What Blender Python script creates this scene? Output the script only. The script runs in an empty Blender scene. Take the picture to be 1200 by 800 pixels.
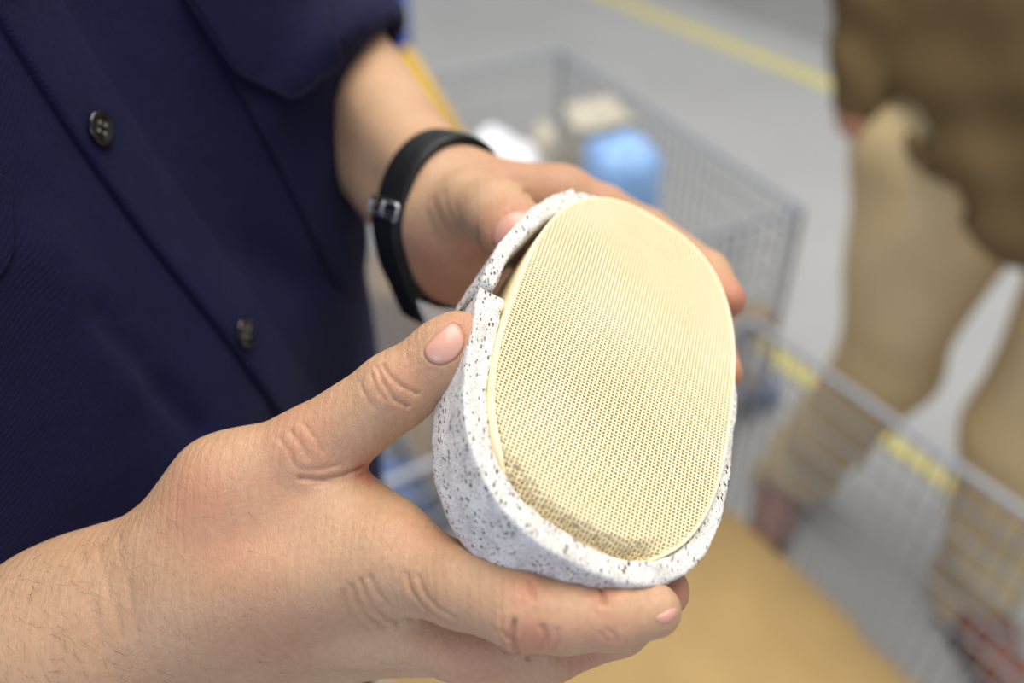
import bpy, bmesh, math, random
import numpy as np
from mathutils import Vector, Matrix, noise
from mathutils.bvhtree import BVHTree

# ------------------------------------------------------------------ camera, world, lights
SC = bpy.context.scene
COL = SC.collection
PITCH = math.radians(38.0)
SP, CPI = math.sin(PITCH), math.cos(PITCH)
CAM_H = 1.55
FPX = 1100.0
CAM = np.array([0.0, 0.0, CAM_H])
cd = bpy.data.cameras.new('camera')
cam = bpy.data.objects.new('camera', cd)
COL.objects.link(cam)
cam.location = (0, 0, CAM_H)
cam.rotation_euler = (math.pi / 2 - PITCH, 0, 0)
cd.sensor_width = 36.0
cd.lens = FPX * 36.0 / 1200.0
cd.clip_start = 0.02
cd.dof.use_dof = True
cd.dof.focus_distance = 0.282
cd.dof.aperture_fstop = 4.3
SC.camera = cam

SC.view_settings.view_transform = 'Standard'
SC.view_settings.look = 'None'
SC.view_settings.gamma = 1.0
SC.view_settings.use_curve_mapping = False
SC.view_settings.exposure = 0.0

W = bpy.data.worlds.new('world')
SC.world = W
W.use_nodes = True
bg = W.node_tree.nodes['Background']
bg.inputs['Color'].default_value = (0.86, 0.92, 1.0, 1)
bg.inputs['Strength'].default_value = 0.46


def area(name, loc, target, size, power, color):
    l = bpy.data.lights.new(name, 'AREA')
    l.shape = 'RECTANGLE'
    l.size, l.size_y = size
    l.energy = power
    l.color = color
    o = bpy.data.objects.new(name, l)
    COL.objects.link(o)
    o.location = loc
    o.rotation_euler = (Vector(target) - Vector(loc)).to_track_quat('-Z', 'Y').to_euler()
    return o


area('hall_skylight', (0.5, 1.3, 4.8), (0.3, 1.2, 1.0), (3.6, 3.0), 250, (1.0, 0.965, 0.90))
area('hall_window', (-1.6, -3.6, 1.9), (-0.1, 0.4, 1.3), (2.2, 2.0), 75, (0.56, 0.69, 1.0))


# ------------------------------------------------------------------ helpers
def c2w(P):
    """camera coordinates in metres (x right, y down, z forward) -> world"""
    P = np.asarray(P, float)
    x, y, z = P[..., 0], -P[..., 1], P[..., 2]
    return np.stack([x, y * SP + z * CPI, CAM_H + y * CPI - z * SP], -1)


def w2c(P):
    P = np.asarray(P, float)
    d = P - CAM
    return np.stack([d[..., 0], -(d[..., 1] * SP + d[..., 2] * CPI), d[..., 1] * CPI - d[..., 2] * SP], -1)


def cmm(px, py, z):
    """pixel of the survey photo + depth in mm -> camera coordinates in mm"""
    return np.array([(px - 600.0) / FPX * z, (py - 400.0) / FPX * z, z], float)


def wp(px, py, zmm):
    return c2w(cmm(px, py, zmm) / 1000.0)


def ray(px, py):
    d = c2w(np.array([(px - 600.0) / FPX, (py - 400.0) / FPX, 1.0])) - CAM
    return d


def hit_z(px, py, z):
    d = ray(px, py)
    return CAM + d * ((z - CAM_H) / d[2])


def mesh_np(name, V, Fc, smooth=True):
    """V (n,3), Fc list of int arrays (m,k)"""
    if isinstance(Fc, np.ndarray):
        Fc = [Fc]
    me = bpy.data.meshes.new(name)
    me.vertices.add(len(V))
    me.vertices.foreach_set('co', np.asarray(V, np.float32).ravel())
    loops = np.concatenate([f.ravel() for f in Fc]).astype(np.int32)
    tot = np.concatenate([np.full(len(f), f.shape[1], np.int32) for f in Fc])
    start = np.concatenate([[0], np.cumsum(tot)[:-1]]).astype(np.int32)
    me.loops.add(len(loops))
    me.loops.foreach_set('vertex_index', loops)
    me.polygons.add(len(tot))
    me.polygons.foreach_set('loop_start', start)
    me.polygons.foreach_set('loop_total', tot)
    me.polygons.foreach_set('use_smooth', np.full(len(tot), smooth, bool))
    me.update(calc_edges=True)
    me.validate()
    return me


def link(name, me, m=None, parent=None):
    o = bpy.data.objects.new(name, me)
    COL.objects.link(o)
    if m is not None and me is not None and len(me.materials) == 0:
        me.materials.append(m)
    if parent is not None:
        o.parent = parent
        o.matrix_parent_inverse = PINV.get(parent.name, Matrix())
    return o


PINV = {}


def thing(name, label, cat, loc, group=None):
    o = bpy.data.objects.new(name, None)
    COL.objects.link(o)
    o.location = Vector(loc)
    o.empty_display_size = 0.05
    o['label'] = label
    o['category'] = cat
    if group:
        o['group'] = group
    PINV[o.name] = Matrix.Translation(-Vector(loc))
    return o


def struct(o):
    o['kind'] = 'structure'
    return o


def bm_obj(name, bm, m, parent=None, smooth=False):
    me = bpy.data.meshes.new(name)
    bm.normal_update()
    bm.to_mesh(me)
    bm.free()
    if smooth:
        for p in me.polygons:
            p.use_smooth = True
    return link(name, me, m, parent)


def bm_box(bm, c, s, rot=None):
    r = bmesh.ops.create_cube(bm, size=1.0)
    M = Matrix.Translation(Vector(c)) @ (rot.to_4x4() if rot is not None else Matrix()) @ Matrix.Diagonal((s[0], s[1], s[2], 1))
    bmesh.ops.transform(bm, matrix=M, verts=r['verts'])
    return r['verts']


def tube_np(path, r, n=8, caps=True):
    path = np.asarray(path, float)
    k = len(path)
    r = np.full(k, r) if np.isscalar(r) else np.asarray(r, float)
    T = np.gradient(path, axis=0)
    T /= np.linalg.norm(T, axis=1)[:, None] + 1e-12
    ref = np.array([0.0, 0, 1]) if abs(T[0][2]) < 0.9 else np.array([1.0, 0, 0])
    V = []
    nrm = ref - T[0] * (ref @ T[0])
    nrm /= np.linalg.norm(nrm)
    for i in range(k):
        nrm = nrm - T[i] * (nrm @ T[i])
        nrm /= np.linalg.norm(nrm)
        b = np.cross(T[i], nrm)
        a = np.arange(n) * 2 * np.pi / n
        V.append(path[i] + r[i] * (np.cos(a)[:, None] * nrm + np.sin(a)[:, None] * b))
    V = np.concatenate(V)
    i, j = np.meshgrid(np.arange(k - 1), np.arange(n), indexing='ij')
    F = np.stack([i * n + j, i * n + (j + 1) % n, (i + 1) * n + (j + 1) % n, (i + 1) * n + j], -1).reshape(-1, 4)
    Fs = [F]
    if caps:
        Fs.append(np.array([list(range(n))[::-1]]))
        Fs.append(np.array([list(range((k - 1) * n, k * n))]))
    return V, Fs


def grid_faces(nu, nv, wrap=False):
    i, j = np.meshgrid(np.arange(nu - 1), np.arange(nv if wrap else nv - 1), indexing='ij')
    return np.stack([i * nv + j, i * nv + (j + 1) % nv, (i + 1) * nv + (j + 1) % nv, (i + 1) * nv + j], -1).reshape(-1, 4)


# ------------------------------------------------------------------ signed distance modelling
def sseg(P, a, b, ra, rb):
    a = np.asarray(a, P.dtype)
    b = np.asarray(b, P.dtype)
    ab = b - a
    t = np.clip(((P - a) @ ab) / (ab @ ab), 0, 1)
    d = P - a - t[..., None] * ab
    return np.sqrt((d * d).sum(-1)) - (ra + (rb - ra) * t)


def sell(P, c, r, R=None):
    q = P - np.asarray(c, P.dtype)
    if R is not None:
        q = q @ np.asarray(R, P.dtype)
    r = np.asarray(r, P.dtype)
    k0 = np.sqrt(((q / r) ** 2).sum(-1))
    k1 = np.sqrt(((q / (r * r)) ** 2).sum(-1)) + 1e-9
    return k0 * (k0 - 1) / k1


def smin(a, b, k):
    h = np.maximum(k - np.abs(a - b), 0) / k
    return np.minimum(a, b) - h * h * k * 0.25


def smax(a, b, k):
    return -smin(-a, -b, k)


def chain(P, pts, k):
    """pts: list of (xyz, r)"""
    d = None
    for (a, ra), (b, rb) in zip(pts[:-1], pts[1:]):
        s = sseg(P, a, b, ra, rb)
        d = s if d is None else smin(d, s, k)
    return d


def surface_nets(fn, lo, hi, h, chunk=400000):
    lo = np.asarray(lo, float)
    n = np.ceil((np.asarray(hi) - lo) / h).astype(int) + 1
    ax = [lo[i] + h * np.arange(n[i]) for i in range(3)]
    F = np.empty(n, np.float32)
    step = max(1, chunk // (n[1] * n[2]))
    for i in range(0, n[0], step):
        X = np.stack(np.meshgrid(ax[0][i:i + step], ax[1], ax[2], indexing='ij'), -1).astype(np.float32)
        F[i:i + step] = fn(X)
    S = F < 0
    c = np.zeros(tuple(n - 1), np.int8)
    for dx in (0, 1):
        for dy in (0, 1):
            for dz in (0, 1):
                c += S[dx:n[0] - 1 + dx, dy:n[1] - 1 + dy, dz:n[2] - 1 + dz]
    act = (c > 0) & (c < 8)
    idx = np.full(act.shape, -1, np.int64)
    ii = np.argwhere(act)
    idx[act] = np.arange(len(ii))
    acc = np.zeros((len(ii), 3))
    cnt = np.zeros(len(ii))
    cor = [(x, y, z) for x in (0, 1) for y in (0, 1) for z in (0, 1)]
    for p in cor:
        for a in range(3):
            if p[a] == 1:
                continue
            q = list(p)
            q[a] = 1
            fa = F[ii[:, 0] + p[0], ii[:, 1] + p[1], ii[:, 2] + p[2]]
            fb = F[ii[:, 0] + q[0], ii[:, 1] + q[1], ii[:, 2] + q[2]]
            m = (fa < 0) != (fb < 0)
            t = np.where(m, fa / np.where(m, fa - fb, 1), 0)
            pos = np.array(p, float)[None] + np.zeros((len(ii), 3))
            pos[:, a] += t
            acc += np.where(m[:, None], pos, 0)
            cnt += m
    V = lo + h * (ii + acc / np.maximum(cnt, 1)[:, None])
    Q = []
    for a in range(3):
        b, cc = (a + 1) % 3, (a + 2) % 3
        sl0 = [slice(None)] * 3
        sl1 = [slice(None)] * 3
        sl0[a] = slice(0, n[a] - 1)
        sl1[a] = slice(1, n[a])
        ed = S[tuple(sl0)] != S[tuple(sl1)]
        inn = S[tuple(sl0)]
        e = np.argwhere(ed)
        ok = (e[:, b] > 0) & (e[:, cc] > 0) & (e[:, b] < n[b] - 1) & (e[:, cc] < n[cc] - 1)
        e = e[ok]
        si = inn[e[:, 0], e[:, 1], e[:, 2]]

        def cell(db, dc):
            k = e.copy()
            k[:, b] += db
            k[:, cc] += dc
            return idx[k[:, 0], k[:, 1], k[:, 2]]
        q = np.stack([cell(-1, -1), cell(0, -1), cell(0, 0), cell(-1, 0)], 1)
        q = np.where(si[:, None], q, q[:, ::-1])
        Q.append(q)
    return V, np.concatenate(Q)


def grad(fn, V, e):
    V = V.astype(np.float64)
    g = np.stack([fn(V + d) - fn(V - d) for d in np.eye(3) * e], -1) / (2 * e)
    return g


def project(fn, V, e, it=2):
    for _ in range(it):
        g = grad(fn, V, e)
        n2 = np.maximum((g * g).sum(-1), 0.05)
        V = V - g * (fn(V) / n2)[:, None]
    g = grad(fn, V, e)
    return V, g / (np.linalg.norm(g, axis=1)[:, None] + 1e-9)


def subdiv(V, Q):
    E = np.stack([Q, np.roll(Q, -1, 1)], -1).reshape(-1, 2)
    Es = np.sort(E, 1)
    key = Es[:, 0] * (len(V) + 1) + Es[:, 1]
    uk, first, invk = np.unique(key, return_index=True, return_inverse=True)
    em = (V[Es[first, 0]] + V[Es[first, 1]]) / 2
    fm = V[Q].mean(1)
    n0, n1 = len(V), len(V) + len(em)
    ei = n0 + invk.reshape(-1, 4)
    fi = n1 + np.arange(len(Q))
    q = [np.stack([Q[:, k], ei[:, k], fi, ei[:, k - 1]], 1) for k in range(4)]
    return np.concatenate([V, em, fm]), np.concatenate(q)


def march(fn, px, py, z0, z1, step=0.7):
    """first hit of the sight line through a survey pixel with fn (camera mm)"""
    d = np.array([(px - 600.0) / FPX, (py - 400.0) / FPX, 1.0])
    z = np.arange(z0, z1, step)
    f = fn(z[:, None] * d[None])
    k = np.argmax(f < 0)
    if f[k] >= 0:
        return z[np.argmin(f)] * d
    if k == 0:
        return z[0] * d
    t = f[k - 1] / (f[k - 1] - f[k])
    return (z[k - 1] + t * step) * d


# ------------------------------------------------------------------ materials
def lin(r, g, b):
    def f(c):
        c /= 255.0
        return c / 12.92 if c <= 0.04045 else ((c + 0.055) / 1.055) ** 2.4
    return (f(r), f(g), f(b), 1)


class MB:
    def __init__(self, name, rough=0.6, spec=0.5):
        self.m = bpy.data.materials.new(name)
        self.m.use_nodes = True
        self.t = self.m.node_tree
        self.N = self.t.nodes
        self.p = self.N['Principled BSDF']
        self.p.inputs['Roughness'].default_value = rough
        self.p.inputs['Specular IOR Level'].default_value = spec
        self.tc = self.N.new('ShaderNodeTexCoord')
        self.bump_in = None

    def l(self, a, b):
        self.t.links.new(a, b)

    def coord(self, scale=(1, 1, 1), rot=(0, 0, 0)):
        mp = self.N.new('ShaderNodeMapping')
        mp.inputs['Scale'].default_value = scale
        mp.inputs['Rotation'].default_value = rot
        self.l(self.tc.outputs['Object'], mp.inputs['Vector'])
        return mp.outputs['Vector']

    def noise(self, scale, detail=3, rough=0.5, vec=None, dist=0):
        n = self.N.new('ShaderNodeTexNoise')
        n.inputs['Scale'].default_value = scale
        n.inputs['Detail'].default_value = detail
        n.inputs['Roughness'].default_value = rough
        n.inputs['Distortion'].default_value = dist
        self.l(vec if vec is not None else self.coord(), n.inputs['Vector'])
        return n.outputs['Fac']

    def voronoi(self, scale, vec=None, feature='F1', rand=1.0):
        n = self.N.new('ShaderNodeTexVoronoi')
        n.feature = feature
        n.inputs['Scale'].default_value = scale
        n.inputs['Randomness'].default_value = rand
        self.l(vec if vec is not None else self.coord(), n.inputs['Vector'])
        return n

    def ramp(self, fac, stops, interp='LINEAR'):
        r = self.N.new('ShaderNodeValToRGB')
        r.color_ramp.interpolation = interp
        e = r.color_ramp.elements
        while len(e) < len(stops):
            e.new(0.5)
        for k, (p, c) in enumerate(stops):
            e[k].position = p
            e[k].color = c if len(c) == 4 else (*c, 1)
        self.l(fac, r.inputs['Fac'])
        return r.outputs['Color']

    def mix(self, fac, a, b, mode='MIX'):
        n = self.N.new('ShaderNodeMix')
        n.data_type = 'RGBA'
        n.blend_type = mode
        for s, v in ((n.inputs[0], fac), (n.inputs[6], a), (n.inputs[7], b)):
            if isinstance(v, (int, float)):
                s.default_value = v
            elif isinstance(v, tuple):
                s.default_value = v
            else:
                self.l(v, s)
        return n.outputs[2]

    def math(self, op, a, b=0.0):
        n = self.N.new('ShaderNodeMath')
        n.operation = op
        for s, v in ((n.inputs[0], a), (n.inputs[1], b)):
            if isinstance(v, (int, float)):
                s.default_value = v
            else:
                self.l(v, s)
        return n.outputs[0]

    def attr(self, name):
        n = self.N.new('ShaderNodeAttribute')
        n.attribute_name = name
        return n

    def color(self, c):
        if isinstance(c, tuple):
            self.p.inputs['Base Color'].default_value = c
        else:
            self.l(c, self.p.inputs['Base Color'])
        return self

    def bump(self, h, strength=0.3, dist=0.001):
        b = self.N.new('ShaderNodeBump')
        b.inputs['Strength'].default_value = strength
        b.inputs['Distance'].default_value = dist
        self.l(h, b.inputs['Height'])
        if self.bump_in is not None:
            self.l(self.bump_in, b.inputs['Normal'])
        self.bump_in = b.outputs['Normal']
        self.l(self.bump_in, self.p.inputs['Normal'])
        return self


def simple(name, c, rough=0.6, var=0.12, scale=20, spec=0.4, bump=0.0, metal=0.0):
    b = MB(name, rough, spec)
    f = b.noise(scale, 4)
    d = tuple(x * (1 - var) for x in c[:3]) + (1,)
    e = tuple(min(1, x * (1 + var)) for x in c[:3]) + (1,)
    b.color(b.ramp(f, [(0.3, d), (0.7, e)]))
    b.p.inputs['Metallic'].default_value = metal
    if bump:
        b.bump(b.noise(scale * 4, 4), bump, 0.002)
    return b.m


def skin_mat():
    b = MB('skin', 0.52, 0.35)
    base = b.ramp(b.noise(28, 4, 0.6), [(0.3, lin(180, 141, 109)), (0.7, lin(196, 158, 125))])
    red = b.attr('redness')
    c = b.mix(red.outputs['Fac'], base, lin(188, 112, 90))
    sp = b.ramp(b.noise(190, 3, 0.7), [(0.33, (1, 1, 1, 1)), (0.26, (0.0, 0, 0, 1))])
    mott = b.ramp(b.noise(420, 3, 0.6), [(0.35, (0.95, 0.93, 0.92, 1)), (0.65, (1.03, 1.03, 1.03, 1))])
    c = b.mix(1.0, c, mott, 'MULTIPLY')
    b.color(c)
    p = b.p
    p.subsurface_method = 'RANDOM_WALK'
    p.inputs['Subsurface Weight'].default_value = 0.22
    p.inputs['Subsurface Radius'].default_value = (1.0, 0.32, 0.16)
    p.inputs['Subsurface Scale'].default_value = 0.004
    # skin lines: two crossed fine line families broken by noise plus pores
    v1 = b.voronoi(950, b.coord((1.0, 0.38, 0.38), (0.0, 0.25, 0.0)), 'DISTANCE_TO_EDGE')
    v2 = b.voronoi(620, b.coord((1.0, 0.5, 0.5), (0.2, -0.5, 0.3)), 'DISTANCE_TO_EDGE')
    h = b.math('MINIMUM', v1.outputs['Distance'], b.math('MULTIPLY', v2.outputs['Distance'], 0.8))
    h = b.math('MINIMUM', h, 0.16)
    b.bump(h, 0.55, 0.0010)
    b.bump(b.noise(230, 4, 0.6), 0.16, 0.001)
    wv = b.N.new('ShaderNodeTexWave')
    wv.inputs['Scale'].default_value = 105
    wv.inputs['Distortion'].default_value = 7
    wv.inputs['Detail'].default_value = 3
    wv.inputs['Detail Scale'].default_value = 1.6
    b.l(b.coord((1.0, 0.25, 0.2), (0.0, 0.3, 0.1)), wv.inputs['Vector'])
    b.bump(b.math('MULTIPLY', wv.outputs['Fac'], b.noise(45, 3)), 0.15, 0.0012)
    return b.m


M = {}
M['skin'] = skin_mat()
nb = MB('fingernail', 0.32, 0.5)
nb.color(nb.ramp(nb.noise(120, 2), [(0.3, lin(204, 150, 130)), (0.7, lin(214, 162, 142))]))
nb.p.inputs['Subsurface Weight'].default_value = 0.15
nb.p.inputs['Subsurface Scale'].default_value = 0.002
M['nail'] = nb.m


def shirt_mat(name, c0, c1):
    b = MB(name, 0.85, 0.14)
    b.p.inputs['Sheen Weight'].default_value = 0.06
    b.p.inputs['Sheen Roughness'].default_value = 0.5
    b.p.inputs['Sheen Tint'].default_value = (0.45, 0.5, 0.9, 1)
    c = b.ramp(b.noise(9, 3), [(0.3, c0), (0.7, c1)])
    fl = b.ramp(b.noise(1400, 2), [(0.35, (0.7, 0.7, 0.7, 1)), (0.65, (1.3, 1.3, 1.3, 1))])
    b.color(b.mix(1.0, c, fl, 'MULTIPLY'))
    w = b.N.new('ShaderNodeTexWave')
    w.inputs['Scale'].default_value = 330
    w.inputs['Distortion'].default_value = 0.6
    w.inputs['Detail'].default_value = 1
    b.l(b.coord((1, 1, 1), (0.3, 0.9, 0.7)), w.inputs['Vector'])
    b.bump(w.outputs['Fac'], 0.25, 0.0005)
    b.bump(b.noise(45, 4), 0.35, 0.004)
    return b.m


M['shirt'] = shirt_mat('navy_twill', lin(15, 15, 43), lin(18, 18, 52))
M['trousers'] = shirt_mat('navy_trousers', lin(28, 33, 60), lin(34, 40, 72))
M['button'] = simple('button_plastic', lin(6, 6, 9), 0.18, 0.1, 200, 0.7)
M['thread'] = simple('seam_thread', lin(20, 21, 46), 0.8, 0.1, 200)
M['thread_pale'] = simple('button_thread', lin(120, 118, 112), 0.7, 0.1, 200)
M['leather'] = simple('black_leather', lin(20, 20, 22), 0.5, 0.2, 150, 0.4, 0.2)
M['steel'] = simple('buckle_steel', lin(190, 192, 196), 0.28, 0.05, 30, 0.5, 0, 1.0)

b = MB('cordierite', 0.75, 0.25)
c = b.ramp(b.noise(30, 3), [(0.3, lin(242, 226, 184)), (0.7, lin(248, 234, 199))])
b.color(c)
b.bump(b.noise(900, 3), 0.15, 0.0003)
M['ceramic'] = b.m

b = MB('speckled_mat', 0.9, 0.15)
base = b.ramp(b.noise(160, 5, 0.65), [(0.3, lin(196, 190, 184)), (0.62, lin(228, 224, 218))])
v = b.voronoi(1200, b.coord((1.0, 0.42, 0.8), (0.4, 0.2, 0.7)))
sel = b.N.new('ShaderNodeSeparateColor')
b.l(v.outputs['Color'], sel.inputs['Color'])
pick = b.math('LESS_THAN', sel.outputs[0], 0.46)
size = b.math('MULTIPLY', sel.outputs[1], 0.56)
fl = b.math('MULTIPLY', pick, b.math('LESS_THAN', v.outputs['Distance'], size))
v2 = b.voronoi(1900, b.coord((0.7, 1.0, 1.0), (0.9, 0.5, 0.1)))
sel2 = b.N.new('ShaderNodeSeparateColor')
b.l(v2.outputs['Color'], sel2.inputs['Color'])
fl2 = b.math('MULTIPLY', b.math('LESS_THAN', sel2.outputs[0], 0.5), b.math('LESS_THAN', v2.outputs['Distance'], 0.36))
dens = b.ramp(b.noise(70, 3), [(0.38, (0.55, 0.55, 0.55, 1)), (0.6, (1, 1, 1, 1))])
tone = b.mix(sel.outputs[2], lin(46, 42, 38), lin(128, 112, 92))
f_all = b.math('MAXIMUM', fl, b.math('MULTIPLY', fl2, 0.7))
b.color(b.mix(b.math('MULTIPLY', f_all, dens), base, tone))
b.bump(b.noise(700, 4, 0.7), 0.5, 0.0008)
b.bump(b.noise(140, 3), 0.4, 0.0015)
M['mat'] = b.m


def floor_mat():
    b = MB('concrete', 0.55, 0.4)
    a = b.ramp(b.noise(1.3, 5, 0.6), [(0.3, lin(170, 169, 167)), (0.7, lin(182, 181, 179))])
    s = b.ramp(b.noise(60, 4, 0.7), [(0.3, (0.93, 0.93, 0.93, 1)), (0.7, (1.04, 1.04, 1.04, 1))])
    b.color(b.mix(1.0, a, s, 'MULTIPLY'))
    b.bump(b.noise(80, 4), 0.08, 0.002)
    return b.m


M['floor'] = floor_mat()
M['wall'] = simple('hall_wall', lin(205, 206, 204), 0.8, 0.04, 2)
M['floor_dark'] = simple('dark_floor_grey', lin(150, 149, 147), 0.6, 0.06, 3)
M['yellow_paint'] = simple('yellow_floor_paint', lin(222, 208, 122), 0.6, 0.14, 25)
M['wire'] = simple('zinc_wire', lin(150, 153, 160), 0.45, 0.08, 40, 0.5, 0, 0.3)
M['rim'] = simple('zinc_rim', lin(158, 160, 168), 0.45, 0.06, 30, 0.5, 0, 0.2)
M['board'] = simple('ochre_board', lin(176, 146, 96), 0.75, 0.10, 7, 0.3, 0.1)
M['board_edge'] = simple('board_edge', lin(205, 146, 50), 0.8, 0.1, 30)
M['white_plastic'] = simple('white_plastic', lin(246, 246, 250), 0.4, 0.02, 20)
M['blue_plastic'] = simple('blue_plastic', lin(150, 190, 252), 0.35, 0.22, 18, 0.5)
M['blue_dark'] = simple('plain_blue', lin(35, 80, 190), 0.5, 0.1, 10)
M['yellow'] = simple('yellow_plastic', lin(226, 178, 20), 0.5, 0.08, 10)
M['card'] = simple('cardboard', lin(176, 146, 104), 0.85, 0.12, 20)
M['greyblue'] = simple('grey_blue_rag_shade', lin(92, 112, 150), 0.9, 0.2, 12)  # rag colour, also the shaded-floor tone of the heap
M['scrap'] = simple('pale_scrap', lin(196, 188, 170), 0.85, 0.2, 30)


def cloth(name, c0, c1, sc=6):
    b = MB(name, 0.9, 0.2)
    b.color(b.ramp(b.noise(sc, 4), [(0.3, c0), (0.7, c1)]))
    b.bump(b.noise(25, 4), 0.3, 0.01)
    return b.m


M['jacket'] = cloth('olive_canvas', lin(96, 78, 50), lin(116, 95, 62))
M['khaki'] = cloth('khaki_cotton', lin(198, 172, 127), lin(212, 187, 141))
M['brown_leather'] = simple('brown_leather', lin(132, 84, 66), 0.55, 0.15, 20)
M['sole'] = simple('rubber_sole', lin(60, 52, 46), 0.8, 0.1, 20)
M['hair'] = simple('dark_hair', lin(48, 36, 28), 0.6, 0.2, 60)
M['eye'] = simple('eye_white', lin(232, 228, 222), 0.25, 0.02, 20)
M['timber'] = simple('pallet_timber', lin(176, 148, 108), 0.85, 0.15, 12)

# ------------------------------------------------------------------ floor and markings
bm = bmesh.new()
bm_box(bm, (0, 6, -0.05), (24, 24, 0.1))
struct(bm_obj('floor', bm, M['floor']))


bm = bmesh.new()
bm_box(bm, (0, 13.0, 2.5), (24, 0.2, 5.0))
struct(bm_obj('wall_back', bm, M['wall']))


def stripe(name, p0, p1, w, z, m, h=0.0015):
    p0, p1 = np.array(p0, float), np.array(p1, float)
    d = (p1 - p0) / np.linalg.norm(p1 - p0)
    n = np.array([-d[1], d[0]]) * w / 2
    bm = bmesh.new()
    q = [p0 - n, p1 - n, p1 + n, p0 + n]
    lo = [bm.verts.new((*c, 0.0)) for c in q]
    hi = [bm.verts.new((*c, h)) for c in q]
    bm.faces.new(hi)
    for k in range(4):
        bm.faces.new([lo[k], lo[(k + 1) % 4], hi[(k + 1) % 4], hi[k]])
    return bm_obj(name, bm, m)


def ext(pa, pb, t0, t1):
    a, c = hit_z(*pa, 0)[:2], hit_z(*pb, 0)[:2]
    return a + (c - a) * t0, a + (c - a) * t1


s0, s1 = ext((722, 0), (970, 98), -2.2, 3.0)
struct(stripe('floor_marking', s0, s1, 0.085, 0, M['yellow_paint']))
dd = (s1 - s0) / np.linalg.norm(s1 - s0)
nn = np.array([-dd[1], dd[0]])
if nn[1] < 0:
    nn = -nn
o0 = s0 + nn * 1.05
o1 = s1 + nn * 1.05
struct(stripe('floor_dark_strip', o0, o1, 1.5, 0, M['floor_dark'], 0.001))  # darker grey strip of floor beyond the yellow line
s0, s1 = ext((915, 420), (1195, 632), -0.9, 2.5)
struct(stripe('floor_marking', s0, s1, 0.05, 0, M['yellow_paint']))


# ------------------------------------------------------------------ wire containers
def unit_bar():
    bm = bmesh.new()
    bmesh.ops.create_cone(bm, cap_ends=True, segments=6, radius1=1, radius2=1, depth=1)
    for f in bm.faces:
        f.smooth = len(f.verts) == 4
    me = bpy.data.meshes.new('wire')
    bm.to_mesh(me)
    bm.free()
    return me


BAR_W = unit_bar()
BAR_W.materials.append(M['wire'])
BAR_R = unit_bar()
BAR_R.materials.append(M['rim'])


def bar(name, a, b, r, me, parent):
    a, b = Vector(a), Vector(b)
    o = bpy.data.objects.new(name, me)
    COL.objects.link(o)
    d = b - a
    Mx = Matrix.Translation((a + b) / 2) @ d.to_track_quat('Z', 'Y').to_matrix().to_4x4() @ Matrix.Diagonal((r, r, d.length, 1))
    o.parent = parent
    o.matrix_parent_inverse = Matrix()
    o.matrix_basis = PINV[parent.name] @ Mx
    return o


def container(label, K, e1, L1, e2, L2, z0, z1, pv, ph, walls=(1, 1, 1, 1), rw=0.0028, rr=0.0075):
    K, e1, e2 = np.array(K, float), np.array(e1, float), np.array(e2, float)
    ctr = K + e1 * L1 / 2 + e2 * L2 / 2
    t = thing('wire_container', label, 'wire basket', (ctr[0], ctr[1], 0))
    cs = [K, K + e1 * L1, K + e1 * L1 + e2 * L2, K + e2 * L2]
    for c in cs:
        bar('corner_post', (*c, 0.0), (*c, z1), rr * 1.1, BAR_R, t)
    for k in range(4):
        a, b_ = cs[k], cs[(k + 1) % 4]
        L = np.linalg.norm(b_ - a)
        bar('base_rail', (*a, z0 - 0.02), (*b_, z0 - 0.02), rr * 1.3, BAR_R, t)
        if not walls[k]:
            continue
        bar('rim_bar', (*a, z1), (*b_, z1), rr, BAR_R, t)
        nv = int(L / pv)
        for i in range(1, nv):
            p = a + (b_ - a) * i / nv
            bar('wire', (*p, z0), (*p, z1), rw, BAR_W, t)
        nh = int((z1 - z0) / ph)
        for i in range(1, nh):
            z = z0 + (z1 - z0) * i / nh
            bar('wire', (*a, z), (*b_, z), rw, BAR_W, t)
    return t


# nearer container (its far side and right side stand in view), with the ochre board inside
NE1, NE2 = np.array([0.545, -0.838]), np.array([-0.838, -0.545])
NK = np.array([0.413, 1.300])
near = container('zinc wire mesh container in front of the khaki trousers, lined with an ochre board',
                 NK, NE1, 1.25, NE2, 0.95, 0.13, 0.58, 0.031, 0.052, walls=(1, 0, 0, 1))
rz = Matrix.Rotation(math.atan2(NE1[1], NE1[0]), 3, 'Z')
for k in range(7):
    q = NK + NE1 * 0.62 + NE2 * (0.06 + 0.138 * k)
    bm = bmesh.new()
    bm_box(bm, (0, 0, 0), (1.2, 0.115, 0.02), rz)
    bmesh.ops.translate(bm, vec=(*q, 0.112), verts=bm.verts)
    bm_obj('deck_plank', bm, M['timber'], near)


def board():
    pts = [(0.012, 0.90), (0.012, 0.06), (0.05, 0.012), (0.36, 0.010), (0.40, 0.034), (0.45, 0.022), (1.20, 0.018), (1.20, 0.92)]
    P = []
    for s, t in pts:
        P.append(NK + NE1 * s + NE2 * t)
    bm = bmesh.new()
    top = [bm.verts.new((*p, 0.150)) for p in P]
    bot = [bm.verts.new((*p, 0.124)) for p in P]
    f = bm.faces.new(top)
    f.material_index = 0
    bm.faces.new(bot[::-1])
    for k in range(len(P)):
        g = bm.faces.new([top[k], bot[k], bot[(k + 1) % len(P)], top[(k + 1) % len(P)]])
        g.material_index = 1
    bmesh.ops.recalc_face_normals(bm, faces=bm.faces)
    bmesh.ops.triangulate(bm, faces=[f for f in bm.faces if len(f.verts) > 4])
    o = bm_obj('ochre_board', bm, M['board'])
    o.data.materials.append(M['board_edge'])
    o['label'] = 'flat ochre yellow board lying in the nearer wire container below the hands'
    o['category'] = 'board'


board()

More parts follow.
